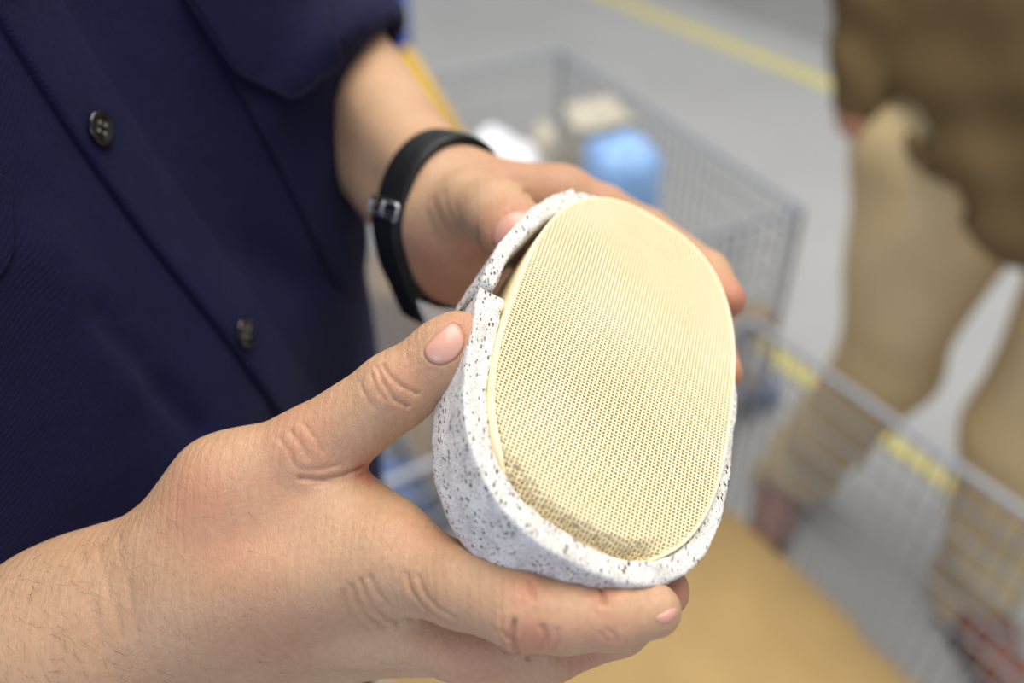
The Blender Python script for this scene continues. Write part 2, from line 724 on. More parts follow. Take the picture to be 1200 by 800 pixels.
FB = np.array([0.592, 1.680])
FE1, FE2 = np.array([-0.464, 0.886]), np.array([-0.886, -0.464])
far = container('zinc wire mesh container standing open on the grey floor, holding white and blue plastic',
                FB, FE1, 0.98, FE2, 0.82, 0.13, 0.58, 0.031, 0.064)
for k in range(6):
    q = FB + FE1 * 0.49 + FE2 * (0.06 + 0.14 * k)
    bm = bmesh.new()
    bm_box(bm, (0, 0, 0), (0.95, 0.115, 0.02), Matrix.Rotation(math.atan2(FE1[1], FE1[0]), 3, 'Z'))
    bmesh.ops.translate(bm, vec=(*q, 0.112), verts=bm.verts)
    bm_obj('deck_plank', bm, M['timber'], far)


def lump(name, label, cat, c, r, m, seed, amp=0.25, freq=9, sub=4, flat=None, boxy=0.0):
    bm = bmesh.new()
    bmesh.ops.create_icosphere(bm, subdivisions=sub, radius=1.0)
    sd = Vector((seed * 3.7, seed * 1.3, seed * 5.1))
    for v_ in bm.verts:
        d = v_.co.normalized()
        if boxy:
            k = max(abs(d.x), abs(d.y), abs(d.z))
            d = d.lerp(d / k, boxy)
        n = noise.noise(v_.co * freq * 0.35 + sd) + 0.5 * noise.noise(v_.co * freq * 0.8 + sd) + 0.25 * abs(noise.noise(v_.co * freq * 2 + sd))
        d = d * (1 + amp * n)
        v_.co = Vector((d.x * r[0], d.y * r[1], max(d.z, -0.8) * r[2]))
    lo = min(v_.co.z for v_ in bm.verts)
    for v_ in bm.verts:
        v_.co.z -= lo
    o = bm_obj(name, bm, m, None, True)
    o.location = c
    o['label'] = label
    o['category'] = cat
    return o


# contents of the far container
DZ = 0.123
def fc(a, b_):
    q = FB + FE1 * a + FE2 * b_
    return (q[0], q[1], DZ)


o = lump('plastic_bundle', 'light blue plastic-wrapped bundle in the farther wire container', 'bundle', fc(0.41, 0.165), (0.074, 0.080, 0.262), M['blue_plastic'], 3, 0.07, 7, 4, None, 0.8)
o.rotation_euler.z = 0.35
lump('white_bag', 'crumpled bright white plastic bag left of the blue bundle in the wire container', 'bag', fc(0.59, 0.40), (0.118, 0.095, 0.255), M['white_plastic'], 5, 0.14, 8, 4, None, 0.3)
lump('scrap_bag', 'dull grey-white scrap bag between the white bag and the blue bundle', 'bag', fc(0.65, 0.235), (0.046, 0.045, 0.235), M['scrap'], 8, 0.14, 9, 4, None, 0.3)
bx = bmesh.new()
bm_box(bx, (0, 0, 0.22), (0.15, 0.085, 0.44), Matrix.Rotation(0.48, 3, 'Z'))
for (xx, yy, aa) in ((-0.02, 0.045, 0.35), (0.02, -0.045, -0.3)):
    bm_box(bx, (xx, yy, 0.45), (0.14, 0.05, 0.004), Matrix.Rotation(0.48, 3, 'Z') @ Matrix.Rotation(aa, 3, 'X'))
o = bm_obj('scrap_carton', bx, M['scrap'])
o.location = fc(0.585, 0.115)
o['label'] = 'pale open carton behind the blue bundle in the farther container'
o['category'] = 'carton'
bx = bmesh.new()
bm_box(bx, (0, 0, 0.12), (0.12, 0.12, 0.24), Matrix.Rotation(0.48, 3, 'Z'))
o = bm_obj('cardboard_box', bx, M['card'])
o.location = fc(0.46, 0.73)
o['label'] = 'brown cardboard box in the farther container, seen under the watch strap'
o['category'] = 'box'
lump('shade_heap', 'added grey-blue heap, standing in for shaded floor, seen between thumb and fingers of the nearer hand', 'shade heap', (-0.27, 1.24, 0.0), (0.11, 0.10, 0.15), M['greyblue'], 11, 0.16, 6, 4, None, 0.3)  # heap added to give the blue-grey tone of shaded floor
p = hit_z(885, 440, 0.2)
lump('blue_rag', 'small crumpled blue-grey rag on the floor beside the speckled brick', 'rag', (p[0] + 0.06, p[1] + 0.14, 0.0), (0.05, 0.05, 0.045), M['greyblue'], 15, 0.2, 8, 3)
p = hit_z(880, 385, 0.0)
lump('tan_paper', 'crumpled tan paper on the floor below the fingertip', 'paper', (p[0], p[1], 0.0), (0.06, 0.05, 0.04), M['card'], 17, 0.22, 8, 3)

# yellow pole leaning in the far container corner, plain blue cylinder behind the shirt
V, Fs = tube_np([hit_z(472, 62, 0.70), hit_z(552, 190, 0.38), hit_z(552, 190, 0.38) * 1.92 - hit_z(482, 80, 0.64) * 0.92], 0.021, 12)
o = link('yellow_pole', mesh_np('yellow_pole', V, Fs), M['yellow'])
o['label'] = 'yellow plastic pole leaning in the farther container beside the bare forearm'
o['category'] = 'pole'
bm = bmesh.new()
p = hit_z(466, 195, 0.0)
r_ = bmesh.ops.create_cone(bm, cap_ends=True, segments=24, radius1=0.075, radius2=0.075, depth=1.5)
bmesh.ops.translate(bm, vec=(0, 0, 0.75), verts=bm.verts)
bmesh.ops.bevel(bm, geom=[e for e in bm.edges if all(v_.co.z > 1.4 for v_ in e.verts)], offset=0.03, segments=3, affect='EDGES')
o = bm_obj('cylinder', bm, M['blue_dark'], None, True)
o.location = (p[0], p[1], 0)
o['label'] = 'bright blue bollard standing on the floor behind the navy sleeve'
o['category'] = 'cylinder'

# ------------------------------------------------------------------ catalyst brick
U = np.array([0.86291, 0.47348, 0.17667])
Vv = np.array([-0.24061, 0.69235, -0.68027])
Nn = np.cross(U, Vv)
P0 = np.array([36.261, 3.605, 298.299])
BA, BB, BN = 41.21, 71.36, 2.60
PIT = 1.27
BL = 28.0


def brick_w(abc):
    abc = np.asarray(abc, float)
    P = P0 + abc[..., 0:1] * U + abc[..., 1:2] * Vv + abc[..., 2:3] * Nn
    return c2w(P / 1000.0)


def oval(t):
    c, s = np.cos(t), np.sin(t)
    a = BA * np.sign(c) * np.abs(c) ** (2 / BN)
    b_ = BB * np.sign(s) * np.abs(s) ** (2 / BN)
    g = np.stack([np.sign(a) * np.abs(a / BA) ** (BN - 1) / BA, np.sign(b_) * np.abs(b_ / BB) ** (BN - 1) / BB], -1)
    g /= np.linalg.norm(g, axis=-1)[..., None]
    return np.stack([a, b_], -1), g


def oval_f(a, b_):
    return (np.abs(a / BA) ** BN + np.abs(b_ / BB) ** BN) ** (1 / BN)


def resample_oval(n):
    t = np.linspace(0, 2 * np.pi, 6001)
    p, g = oval(t)
    s = np.concatenate([[0], np.cumsum(np.linalg.norm(np.diff(p, axis=0), axis=1))])
    q = np.linspace(0, s[-1], n + 1)[:-1]
    tt = np.interp(q, s, t)
    return tt, *oval(tt)


def chip(a, b_):
    """broken cells along the lower edge: how far the face is torn back (mm)"""
    rho = oval_f(a, b_)
    w = np.clip((b_ - 52) / 8, 0, 1) * np.clip((26 - a) / 10, 0, 1) * np.clip((a + 30) / 10, 0, 1)
    e = np.clip((rho - 0.915) / 0.07, 0, 1)
    return 4.6 * e * w


brick = thing('honeycomb_brick', 'oval cream ceramic honeycomb brick in a speckled mat, held in both hands', 'ceramic brick', brick_w([0, 0, BL / 2]))

# cells
rng = np.random.default_rng(4)
ii, jj = np.meshgrid(np.arange(-34, 35), np.arange(-58, 59), indexing='ij')
ca, cb = ii.ravel() * PIT, jj.ravel() * PIT
keep = oval_f(np.abs(ca) + 0.7, np.abs(cb) + 0.7) < 0.996
ca, cb = ca[keep], cb[keep]
nC = len(ca)
ow, hw = PIT / 2, PIT / 2 * 0.69
sx = np.array([-1, 1, 1, -1])
sy = np.array([-1, -1, 1, 1])
oa, ob = ca[:, None] + ow * sx, cb[:, None] + ow * sy
ia, ib = ca[:, None] + hw * sx, cb[:, None] + hw * sy
jag = rng.normal(0, 0.42, (nC, 1)) * np.clip(chip(ca, cb)[:, None] / 1.2, 0, 1)
ch_o = np.maximum(chip(oa, ob) + jag, 0)
ch_i = np.maximum(chip(ia, ib) + jag, 0)
DEP = 7.0
low = np.maximum(ch_i + 4.0, DEP)
L0 = np.stack([oa, ob, ch_o], -1)
L1 = np.stack([ia, ib, ch_i], -1)
L2 = np.stack([ia, ib, low], -1)
V = np.concatenate([L0, L1, L2], 1).reshape(-1, 3)      # 12 verts a cell
base = (np.arange(nC) * 12)[:, None]
Q = []
for k in range(4):
    k2 = (k + 1) % 4
    Q.append(base + np.array([[k, k2, 4 + k2, 4 + k]]))
    Q.append(base + np.array([[4 + k, 4 + k2, 8 + k2, 8 + k]]))
Q.append(base + np.array([[8, 9, 10, 11]]))
Q = np.concatenate(Q)[:, ::-1]
hc = link('honeycomb_cells', mesh_np('honeycomb_cells', brick_w(V), Q, False), M['ceramic'], brick)
hc['kind'] = 'stuff'

# outer skin: rim ring, side wall, back
n = 260
tt, po, go = resample_oval(n)
rows = []
for off, cc in ((-1.7, 0.9), (-0.95, 0.05), (-0.7, -0.05), (-0.25, 0.0), (0.0, 0.4), (0.0, BL * 0.5), (0.0, BL - 0.5), (-0.5, BL)):
    q = po + go * off
    cch = chip(q[:, 0], q[:, 1]) * (1.25 if off < -0.2 else 1.3)
    z = np.where(cc < 1.5, cc + cch, cc)
    rows.append(np.concatenate([q, z[:, None]], 1))
V = np.concatenate(rows)
F = grid_faces(len(rows), n, True)
back = np.arange((len(rows) - 1) * n, len(rows) * n)[None]
link('outer_skin', mesh_np('outer_skin', brick_w(V), [F[:, ::-1], back[:, ::-1]]), M['ceramic'], brick)


# mat: runs from its lower end on the left, down, round the bottom, up the right side, over the top, ends in a lifted flap
def mat_strip(t0, t1, nst, fin, fth, frec, fback, endcut=0.0, seed=0):
    """t in oval parameter; fin gap, fth thickness, frec front recess, fback back depth, all of s in 0..1"""
    dense = np.linspace(t0, t1, 3000)
    p, g = oval(dense)
    s = np.concatenate([[0], np.cumsum(np.linalg.norm(np.diff(p, axis=0), axis=1))])
    s /= s[-1]
    S = np.linspace(0, 1, nst)
    T_ = np.interp(S, s, dense)
    p, g = oval(T_)
    prof = [(0, 0.5), (0, 0.30), (0, 0.12), (0, 0.03), (0.04, 0.0), (0.22, 0), (0.42, 0), (0.62, 0), (0.82, 0), (0.965, 0.006), (1, 0.03), (1, 0.12), (1, 0.22), (1, 0.36), (1, 0.5), (1, 0.64), (1, 0.78), (1, 0.9), (0.97, 0.97), (0.85, 1), (0.5, 1), (0.1, 1), (0, 0.95), (0, 0.75)]
    V = []
    for k in range(nst):
        gin, th, rc, bk = fin(S[k]), fth(S[k]), frec(S[k]), fback(S[k])
        for (x, y) in prof:
            q = p[k] + g[k] * (gin + th * x)
            cz = rc + (bk - rc) * y
            V.append((q[0], q[1], cz))
    V = np.array(V)
    m = len(prof)
    for i in range(len(V)):
        a = Vector(V[i] * 0.55) + Vector((seed, 0, 0))
        dv = Vector((noise.noise(a), noise.noise(a + Vector((9, 0, 0))), noise.noise(a + Vector((0, 9, 0))))) * 0.42
        b_ = Vector(V[i] * 0.12) + Vector((0, seed, 0))
        dv += Vector((noise.noise(b_), noise.noise(b_ + Vector((5, 0, 0))), noise.noise(b_ + Vector((0, 5, 0))))) * 0.5
        V[i] += np.array(dv)
        if endcut:
            kk = i // m
            if kk < 2 or kk > nst - 3:
                V[i] += np.array(noise.noise_vector(Vector(V[i] * 1.4))) * endcut
    F = grid_faces(nst, m, True)
    c0 = np.arange(m)[None, ::-1]
    c1 = np.arange((nst - 1) * m, nst * m)[None]
    return V, [F, c0, c1]


def sm(x, a, b_):
    t = np.clip((x - a) / (b_ - a), 0, 1)
    return t * t * (3 - 2 * t)


def par(a, b_):
    """oval parameter of the direction (a,b): by nearest point"""
    t = np.linspace(0, 2 * np.pi, 4000)
    p, g = oval(t)
    return t[np.argmin((p[:, 0] - a) ** 2 + (p[:, 1] - b_) ** 2)]


T_LOW = par(-44, 3.5)               # lower end of the mat on the left
T_TOP = par(-27, -60)               # where the flap starts to lift
tot0, tot1 = T_LOW, T_LOW - 2 * np.pi
# parameter decreases: left(pi) -> bottom(pi/2) -> right(0) -> top(-pi/2) -> T_TOP


def rec(s_t):
    """front recess by place on the oval"""
    p, g = oval(np.array([s_t]))
    gx, gy = g[0]
    r = 1.6 + 0.8 * sm(-gx, 0.2, 0.9) + 3.0 * sm(gx, 0.3, 1.0) * sm(-p[0][1], -55, 0) + 9.0 * sm(-gy, -0.1, 0.6) * sm(p[0][0], -30, -6)
    r -= 1.0 * sm(gy, 0.3, 0.9)
    return r


def t_at(s):
    return T_LOW + (T_TOP - 2 * np.pi - T_LOW) * s


tvals = np.linspace(T_LOW, T_TOP - 2 * np.pi, 3000)
pd, _ = oval(tvals)
sd_ = np.concatenate([[0], np.cumsum(np.linalg.norm(np.diff(pd, axis=0), axis=1))])
sd_ /= sd_[-1]


def t_of(s):
    return np.interp(s, sd_, tvals)


V1, F1 = mat_strip(T_LOW, T_TOP - 2 * np.pi, 240,
                   lambda s: 0.15 + 0.6 * sm(0.06 - s, 0.0, 0.06),
                   lambda s: 7.2 + 1.6 * sm(0.10 - s, 0, 0.10) - 2.6 * sm(s, 0.30, 0.55),
                   lambda s: rec(t_of(s)),
                   lambda s: BL - 0.6, 0.5, 1)
link('mat_wrap', mesh_np('mat_wrap', brick_w(V1), [f[:, ::-1] for f in F1]), M['mat'], brick)
# thin lap under the flap, continuing the lower end upward on the outside
T_LAP = par(-42, -16)
V2, F2 = mat_strip(T_LOW + 0.03, T_LAP, 26, lambda s: 5.0, lambda s: 3.6 - 0.5 * s, lambda s: 3.6 + 1.2 * s, lambda s: BL - 1.0, 0.3, 4)
link('mat_lap', mesh_np('mat_lap', brick_w(V2), F2), M['mat'], brick)
# flap: from the top over the upper left corner, lifting away
T_END = par(-44.5, 2.0)


def flap():
    dense = np.linspace(T_TOP, par(-46, 6) if False else T_END - 2 * np.pi, 3000)
    return dense


t0f, t1f = T_TOP - 2 * np.pi, T_END - 2 * np.pi
V3, F3 = mat_strip(t0f, t1f, 70,
                   lambda s: 0.15 + 5.6 * sm(s, 0.12, 0.95),
                   lambda s: 6.9 - 1.9 * sm(s, 0.1, 0.8),
                   lambda s: 3.2 - 2.4 * sm(s, 0.05, 0.5),
                   lambda s: BL - 1.2, 0.6, 7)
fl_ = link('mat_flap', mesh_np('mat_flap', brick_w(V3), [f[:, ::-1] for f in F3]), M['mat'], brick)
fl_['label'] = 'loose lifted end of the speckled mat'


# ------------------------------------------------------------------ hands and arms (camera millimetres)
def J(px, py, z, r):
    return (cmm(px, py, z), r)


# right hand of the man in the navy shirt (nearer hand)
def cw(v):
    return w2c(np.array(v)) * 1000.0


TC = np.array([-0.2718, 0.340])
T2 = np.array([0.2, 0.98])
FW2 = np.array([0.98, -0.2])


def person_pt(f, l, z):
    q = TC + FW2 * f + T2 * l
    return np.array([q[0], q[1], z])


R_EL = cw(person_pt(-0.07, -0.245, 1.215))
R_SH = cw(person_pt(-0.02, -0.205, 1.50))
R_TH = [J(268, 578, 296, 16.5), J(364, 531, 293, 14.2), J(463, 458, 288, 11.6), J(523, 415, 287, 10.7), J(538, 403, 287, 10.1)]
R_F = [
    [J(455, 655, 283, 14.0), J(540, 686, 268, 11.6), J(615, 714, 257, 10.8), J(660, 722, 255, 9.6), J(718, 722, 255, 8.8), J(766, 715, 256, 7.5)],
    [J(428, 718, 300, 13.5), J(540, 752, 283, 11.5), J(640, 757, 275, 10.4), J(724, 730, 278, 9.2), J(776, 692, 277, 8.0)],
    [J(392, 748, 318, 13.0), J(560, 752, 300, 10.6), J(645, 742, 302, 9.2), J(695, 724, 300, 8.0)],
    [J(350, 755, 333, 11.5), J(475, 748, 326, 9.4), J(535, 735, 326, 8.4), J(572, 720, 324, 7.2)],
]


def right_arm(P):
    palm = sseg(P, cmm(105, 742, 300), R_F[0][0][0], 21, 15.0)
    for k, (r0, r1) in enumerate(((22, 15), (20, 14.5), (18, 12.5))):
        palm = smin(palm, sseg(P, cmm(92 + 6 * k, 744 + 8 * k, 302 + 5 * k), R_F[k + 1][0][0], r0, r1), 12)
    palm = smin(palm, sseg(P, R_F[0][0][0], R_F[1][0][0], 13.5, 13), 9)
    palm = smin(palm, sseg(P, R_F[1][0][0], R_F[2][0][0], 13, 12.5), 9)
    palm = smin(palm, sseg(P, cmm(240, 662, 297), cmm(390, 655, 290), 21, 15), 14)
    fore = smin(sseg(P, cmm(66, 766, 299), R_EL + np.array([0, 2, 0]), 25, 41), sseg(P, cmm(78, 764, 312), R_EL + np.array([0, 8, 8]), 23, 40), 16)
    d = smin(palm, fore, 24)
    d = smin(d, sseg(P, R_EL, R_SH, 44, 52), 20)
    d = smin(d, chain(P, [(cmm(60, 716, 301), 17), (cmm(125, 694, 300), 18), (cmm(226, 634, 298), 16), (R_TH[0][0], 16.5)], 10), 12)
    d = smin(d, chain(P, R_TH[:2], 4), 13)
    web = smin(sseg(P, cmm(352, 556, 301), cmm(446, 622, 291), 11.5, 12.0), sseg(P, cmm(300, 600, 297), cmm(380, 615, 291), 15, 14), 12)
    d = smin(d, web, 7)
    d = smin(d, chain(P, R_TH[1:], 4), 4)
    fing = None
    for ch in R_F:
        s = chain(P, ch, 3)
        fing = s if fing is None else smin(fing, s, 0.9)
    return smin(d, fing, 6)


# left hand (farther hand, with the watch)
L_EL = np.array([w for w in cmm(322, -6, 610)])
L_SH = cw(person_pt(-0.07, 0.205, 1.55))
L_TH = [J(508, 258, 398, 16), J(552, 240, 378, 14.0), J(584, 252, 356, 12.6), J(602, 272, 343, 11.6), J(612, 284, 338, 10.4)]
L_F = [
    [J(655, 236, 398, 13.2), J(705, 246, 397, 10.6), J(757, 274, 398, 10.4), J(828, 322, 374, 9.2), J(850, 351, 356, 7.6)],
    [J(640, 262, 412, 13.2), J(742, 322, 418, 10.6), J(832, 400, 388, 9.4), J(846, 436, 352, 7.6)],
    [J(618, 298, 420, 12.5), J(720, 380, 424, 10), J(800, 450, 398, 9), J(822, 480, 372, 7.4)],
    [J(592, 330, 424, 11.5), J(670, 410, 424, 9), J(722, 452, 412, 8), J(745, 470, 398, 7)],
]


def left_arm(P):
    palm = sseg(P, cmm(526, 232, 404), L_F[0][0][0], 19, 15)
    for k, (r0, r1) in enumerate(((18, 14.5), (17, 14), (15, 13))):
        palm = smin(palm, sseg(P, cmm(522, 252 + 12 * k, 408 + 4 * k), L_F[k + 1][0][0], r0, r1), 13)
    palm = smin(palm, sseg(P, cmm(528, 310, 416), cmm(585, 340, 416), 14, 13), 14)
    the = sell(P, cmm(538, 266, 393), (22, 20, 18))
    palm = smin(palm, the, 10)
    fore = smin(sseg(P, cmm(521, 222, 404), L_EL + np.array([0, -10, 0]), 18, 38), sseg(P, cmm(518, 294, 410), L_EL + np.array([-4, 12, 8]), 17, 37), 14)
    d = smin(palm, fore, 16)
    d = smin(d, sseg(P, L_EL, L_SH, 43, 52), 20)
    th = chain(P, L_TH, 5)
    d = smin(d, th, 5)
    fing = None
    for ch in L_F:
        s = chain(P, ch, 3)
        fing = s if fing is None else smin(fing, s, 1.8)
    return smin(d, fing, 7)


def dist_poly(V, pl):
    d = np.full(len(V), 1e9)
    for a, b_ in zip(pl[:-1], pl[1:]):
        d = np.minimum(d, sseg(V, a, b_, 0, 0))
    return d


def build_arm(fn, lo, hi, h, creases, blobs, z0, z1, extra=False):
    V, Q = surface_nets(fn, lo, hi, h)
    V, N_ = project(fn, V, 0.4, 2)
    V, Q = subdiv(V, Q)
    V, N_ = project(fn, V, 0.4, 2)
    if extra:
        V, Q = subdiv(V, Q)
        N_ = grad(fn, V, 0.4)
        N_ /= np.linalg.norm(N_, axis=1)[:, None] + 1e-9
    disp = np.zeros(len(V))
    red = np.zeros(len(V))
    for pts, w, dep in creases:
        pl = [march(fn, x, y, z0, z1) for x, y in pts]
        fine = []
        for a, b_ in zip(pl[:-1], pl[1:]):
            for s in np.linspace(0, 1, 5)[:-1]:
                fine.append(a + (b_ - a) * s)
        fine.append(pl[-1])
        d = dist_poly(V, fine)
        # fade at both ends
        disp -= 1.6 * dep * np.exp(-(d / (0.65 * w)) ** 2)
        disp += 0.16 * dep * np.exp(-((d - 2.1 * w) / (1.1 * w)) ** 2)
    for x, y, rad, st in blobs:
        c = march(fn, x, y, z0, z1)
        d = np.linalg.norm(V - c, axis=1)
        red = np.maximum(red, 0.78 * st * np.exp(-(d / rad) ** 2))
    V = V + N_ * disp[:, None]
    return V, Q, red


# --- creases of the nearer hand as pixel polylines with width and depth in mm
R_CR = [
    ([(497, 411), (507, 398), (519, 386), (529, 379), (538, 383), (543, 396), (541, 409), (532, 420), (517, 426), (503, 422), (497, 411)], 0.7, 0.45),
    ([(442, 430), (449, 449), (462, 468), (478, 476)], 0.8, 0.55), ([(448, 428), (456, 440), (470, 452), (489, 461)], 0.8, 0.5),
    ([(435, 438), (441, 455), (452, 468)], 0.8, 0.3), ([(420, 447), (428, 462), (436, 476)], 1.0, 0.25),
    ([(340, 505), (352, 520), (360, 536)], 1.1, 0.3), ([(356, 497), (368, 512), (378, 530)], 1.1, 0.25), ([(325, 512), (338, 528), (345, 545)], 1.1, 0.25),
    ([(428, 545), (405, 556), (380, 562), (352, 560)], 1.2, 0.8), ([(425, 556), (400, 565), (370, 568)], 1.2, 0.35), ([(398, 545), (375, 550), (350, 550)], 1.1, 0.3),
    ([(470, 612), (462, 628), (455, 645)], 0.9, 0.3), ([(478, 610), (470, 632), (462, 655)], 0.9, 0.25),
    # wrinkles before the index knuckle
    ([(412, 686), (418, 704), (432, 722), (452, 736)], 1.0, 0.45), ([(422, 680), (430, 700), (446, 718), (466, 730)], 1.0, 0.45),
    ([(434, 676), (444, 696), (460, 712), (482, 724)], 1.0, 0.42), ([(476, 672), (482, 694), (498, 714), (520, 728)], 1.0, 0.4),
    ([(490, 676), (498, 696), (512, 712), (530, 722)], 1.0, 0.32), ([(402, 694), (406, 710), (418, 726), (436, 740)], 1.0, 0.3),
    # index middle joint
    ([(590, 742), (600, 752), (604, 764)], 0.9, 0.7), ([(602, 728), (600, 745), (606, 762), (618, 770)], 0.9, 1.0), ([(636, 734), (640, 748), (634, 762)], 0.9, 0.6),
    ([(652, 738), (655, 752), (648, 764)], 0.9, 0.35), ([(580, 738), (588, 752), (592, 762)], 0.9, 0.3),
    # flexion creases on the upper side
    ([(620, 680), (624, 690), (626, 702)], 0.8, 0.7), ([(703, 687), (706, 697), (708, 708)], 0.8, 0.8),
    ([(712, 738), (720, 744), (724, 752)], 0.8, 0.3), ([(704, 742), (712, 750)], 0.8, 0.25),
    # wrist
    ([(115, 640), (128, 690), (142, 745)], 1.6, 0.25), ([(140, 630), (152, 690), (160, 740)], 1.6, 0.18), ([(95, 650), (112, 720), (128, 780)], 1.6, 0.2),
    ([(432, 770), (455, 780), (480, 778)], 1.0, 0.35), ([(420, 785), (445, 790), (470, 786)], 1.0, 0.3),
]
R_BL = [(352, 516, 14, 0.45), (335, 565, 12, 0.35), (235, 590, 16, 0.5), (265, 630, 14, 0.4), (300, 650, 16, 0.22), (428, 549, 6, 1.0), (470, 445, 9, 0.35),
        (545, 380, 9, 0.45), (622, 752, 9, 0.75), (795, 695, 9, 0.75), (622, 690, 6, 0.6), (706, 695, 5, 0.6), (715, 745, 8, 0.35), (790, 676, 10, 0.4), (330, 760, 22, 0.22), (560, 778, 16, 0.3), (490, 625, 9, 0.3), (690, 770, 10, 0.5)]
L_CR = [
    ([(612, 281), (598, 290), (584, 292), (577, 283), (580, 267), (590, 254), (605, 247), (619, 249)], 0.8, 0.5),
    ([(508, 232), (514, 252), (524, 272), (540, 288)], 1.1, 0.55), ([(520, 225), (525, 245), (535, 265), (552, 282)], 1.0, 0.5), ([(532, 235), (538, 252), (548, 266)], 1.0, 0.3),
    ([(612, 212), (616, 224), (622, 236)], 1.6, 0.9), ([(500, 246), (505, 264), (514, 282)], 1.1, 0.3),
    ([(560, 272), (556, 284), (566, 296)], 1.6, 0.6),
]
L_BL = [(600, 262, 14, 0.65), (575, 285, 10, 0.5), (520, 340, 20, 0.8), (555, 300, 14, 0.65), (640, 215, 18, 0.3), (690, 220, 16, 0.3), (505, 310, 14, 0.6), (866, 350, 12, 0.85), (866, 442, 8, 0.8), (595, 200, 14, 0.3)]

VR, QR, redR = build_arm(right_arm, (-480, -170, 150), (75, 330, 420), 2.6, R_CR, R_BL, 225, 420, True)
VL, QL, redL = build_arm(left_arm, (-350, -460, 320), (125, 100, 760), 3.2, L_CR, L_BL, 320, 640)


# body core (torso, neck, head) under the clothes, world metres
HEAD = person_pt(0.02, 0.0, 1.78)
FW3 = np.array([FW2[0], FW2[1], 0.0])
FW3 /= np.linalg.norm(FW3)
LT3 = np.array([-FW3[1], FW3[0], 0.0])
RB = np.stack([FW3, LT3, np.array([0, 0, 1.0])], 1)


def head_sdf(P, H, R_):
    q = (P - np.asarray(H, P.dtype)) @ np.asarray(R_, P.dtype)     # forward, left, up (centre at eye height)
    d = sell(q, (-0.015, 0, 0.03), (0.098, 0.078, 0.105))
    d = smin(d, sell(q, (0.03, 0, -0.06), (0.058, 0.055, 0.065)), 0.04)
    d = smin(d, sseg(q, (0.082, 0, 0.005), (0.098, 0, -0.034), 0.008, 0.013), 0.02)
    d = smin(d, sell(q, (0.078, 0, -0.068), (0.014, 0.026, 0.007)), 0.012)
    d = smin(d, sell(q, (0.07, 0, -0.108), (0.02, 0.024, 0.018)), 0.02)
    for s in (1, -1):
        d = smax(d, -sell(q, (0.094, 0.032 * s, 0.0), (0.018, 0.019, 0.012)), 0.015)
        d = smin(d, sell(q, (0.064, 0.032 * s, 0.0), (0.0145, 0.0145, 0.0135)), 0.004)
        d = smin(d, sell(q, (-0.01, 0.083 * s, -0.01), (0.02, 0.009, 0.034)), 0.008)
    d = smin(d, sseg(q, (-0.03, 0, -0.06), (-0.04, 0, -0.2), 0.055, 0.062), 0.05)
    return d


def core_sdf(P):
    q = (P - np.array([TC[0], TC[1], 0], P.dtype)) @ RB.astype(P.dtype)
    d = sell(q, (0.0, 0, 1.28), (0.105, 0.17, 0.30))
    d = smin(d, sseg(q, (-0.02, -0.15, 1.47), (-0.02, 0.15, 1.47), 0.06, 0.06), 0.06)
    d = smin(d, sell(q, (0.0, 0, 0.98), (0.10, 0.155, 0.16)), 0.08)
    return smin(d, head_sdf(P, HEAD, RB), 0.05)


VC, QC = surface_nets(core_sdf, (TC[0] - 0.3, TC[1] - 0.32, 0.82), (TC[0] + 0.3, TC[1] + 0.32, 1.95), 0.0085)
VC, _ = project(core_sdf, VC, 0.002, 2)

man = thing('person', 'person in a navy work shirt holding the oval honeycomb brick with both hands', 'person', (TC[0], TC[1], 0.0))


def join_np(parts):
    Vs, Qs, Rs, o = [], [], [], 0
    for v_, q, r in parts:
        Vs.append(v_)
        Qs.append(q + o)
        Rs.append(r)
        o += len(v_)
    return np.concatenate(Vs), np.concatenate(Qs), np.concatenate(Rs)


VB, QB, RBd = join_np([(c2w(VR / 1000), QR, redR), (c2w(VL / 1000), QL, redL), (VC, QC, np.full(len(VC), 0.1))])
me = mesh_np('body', VB, QB)
at = me.attributes.new('redness', 'FLOAT', 'POINT')
at.data.foreach_set('value', RBd.astype(np.float32))
link('body', me, M['skin'], man)


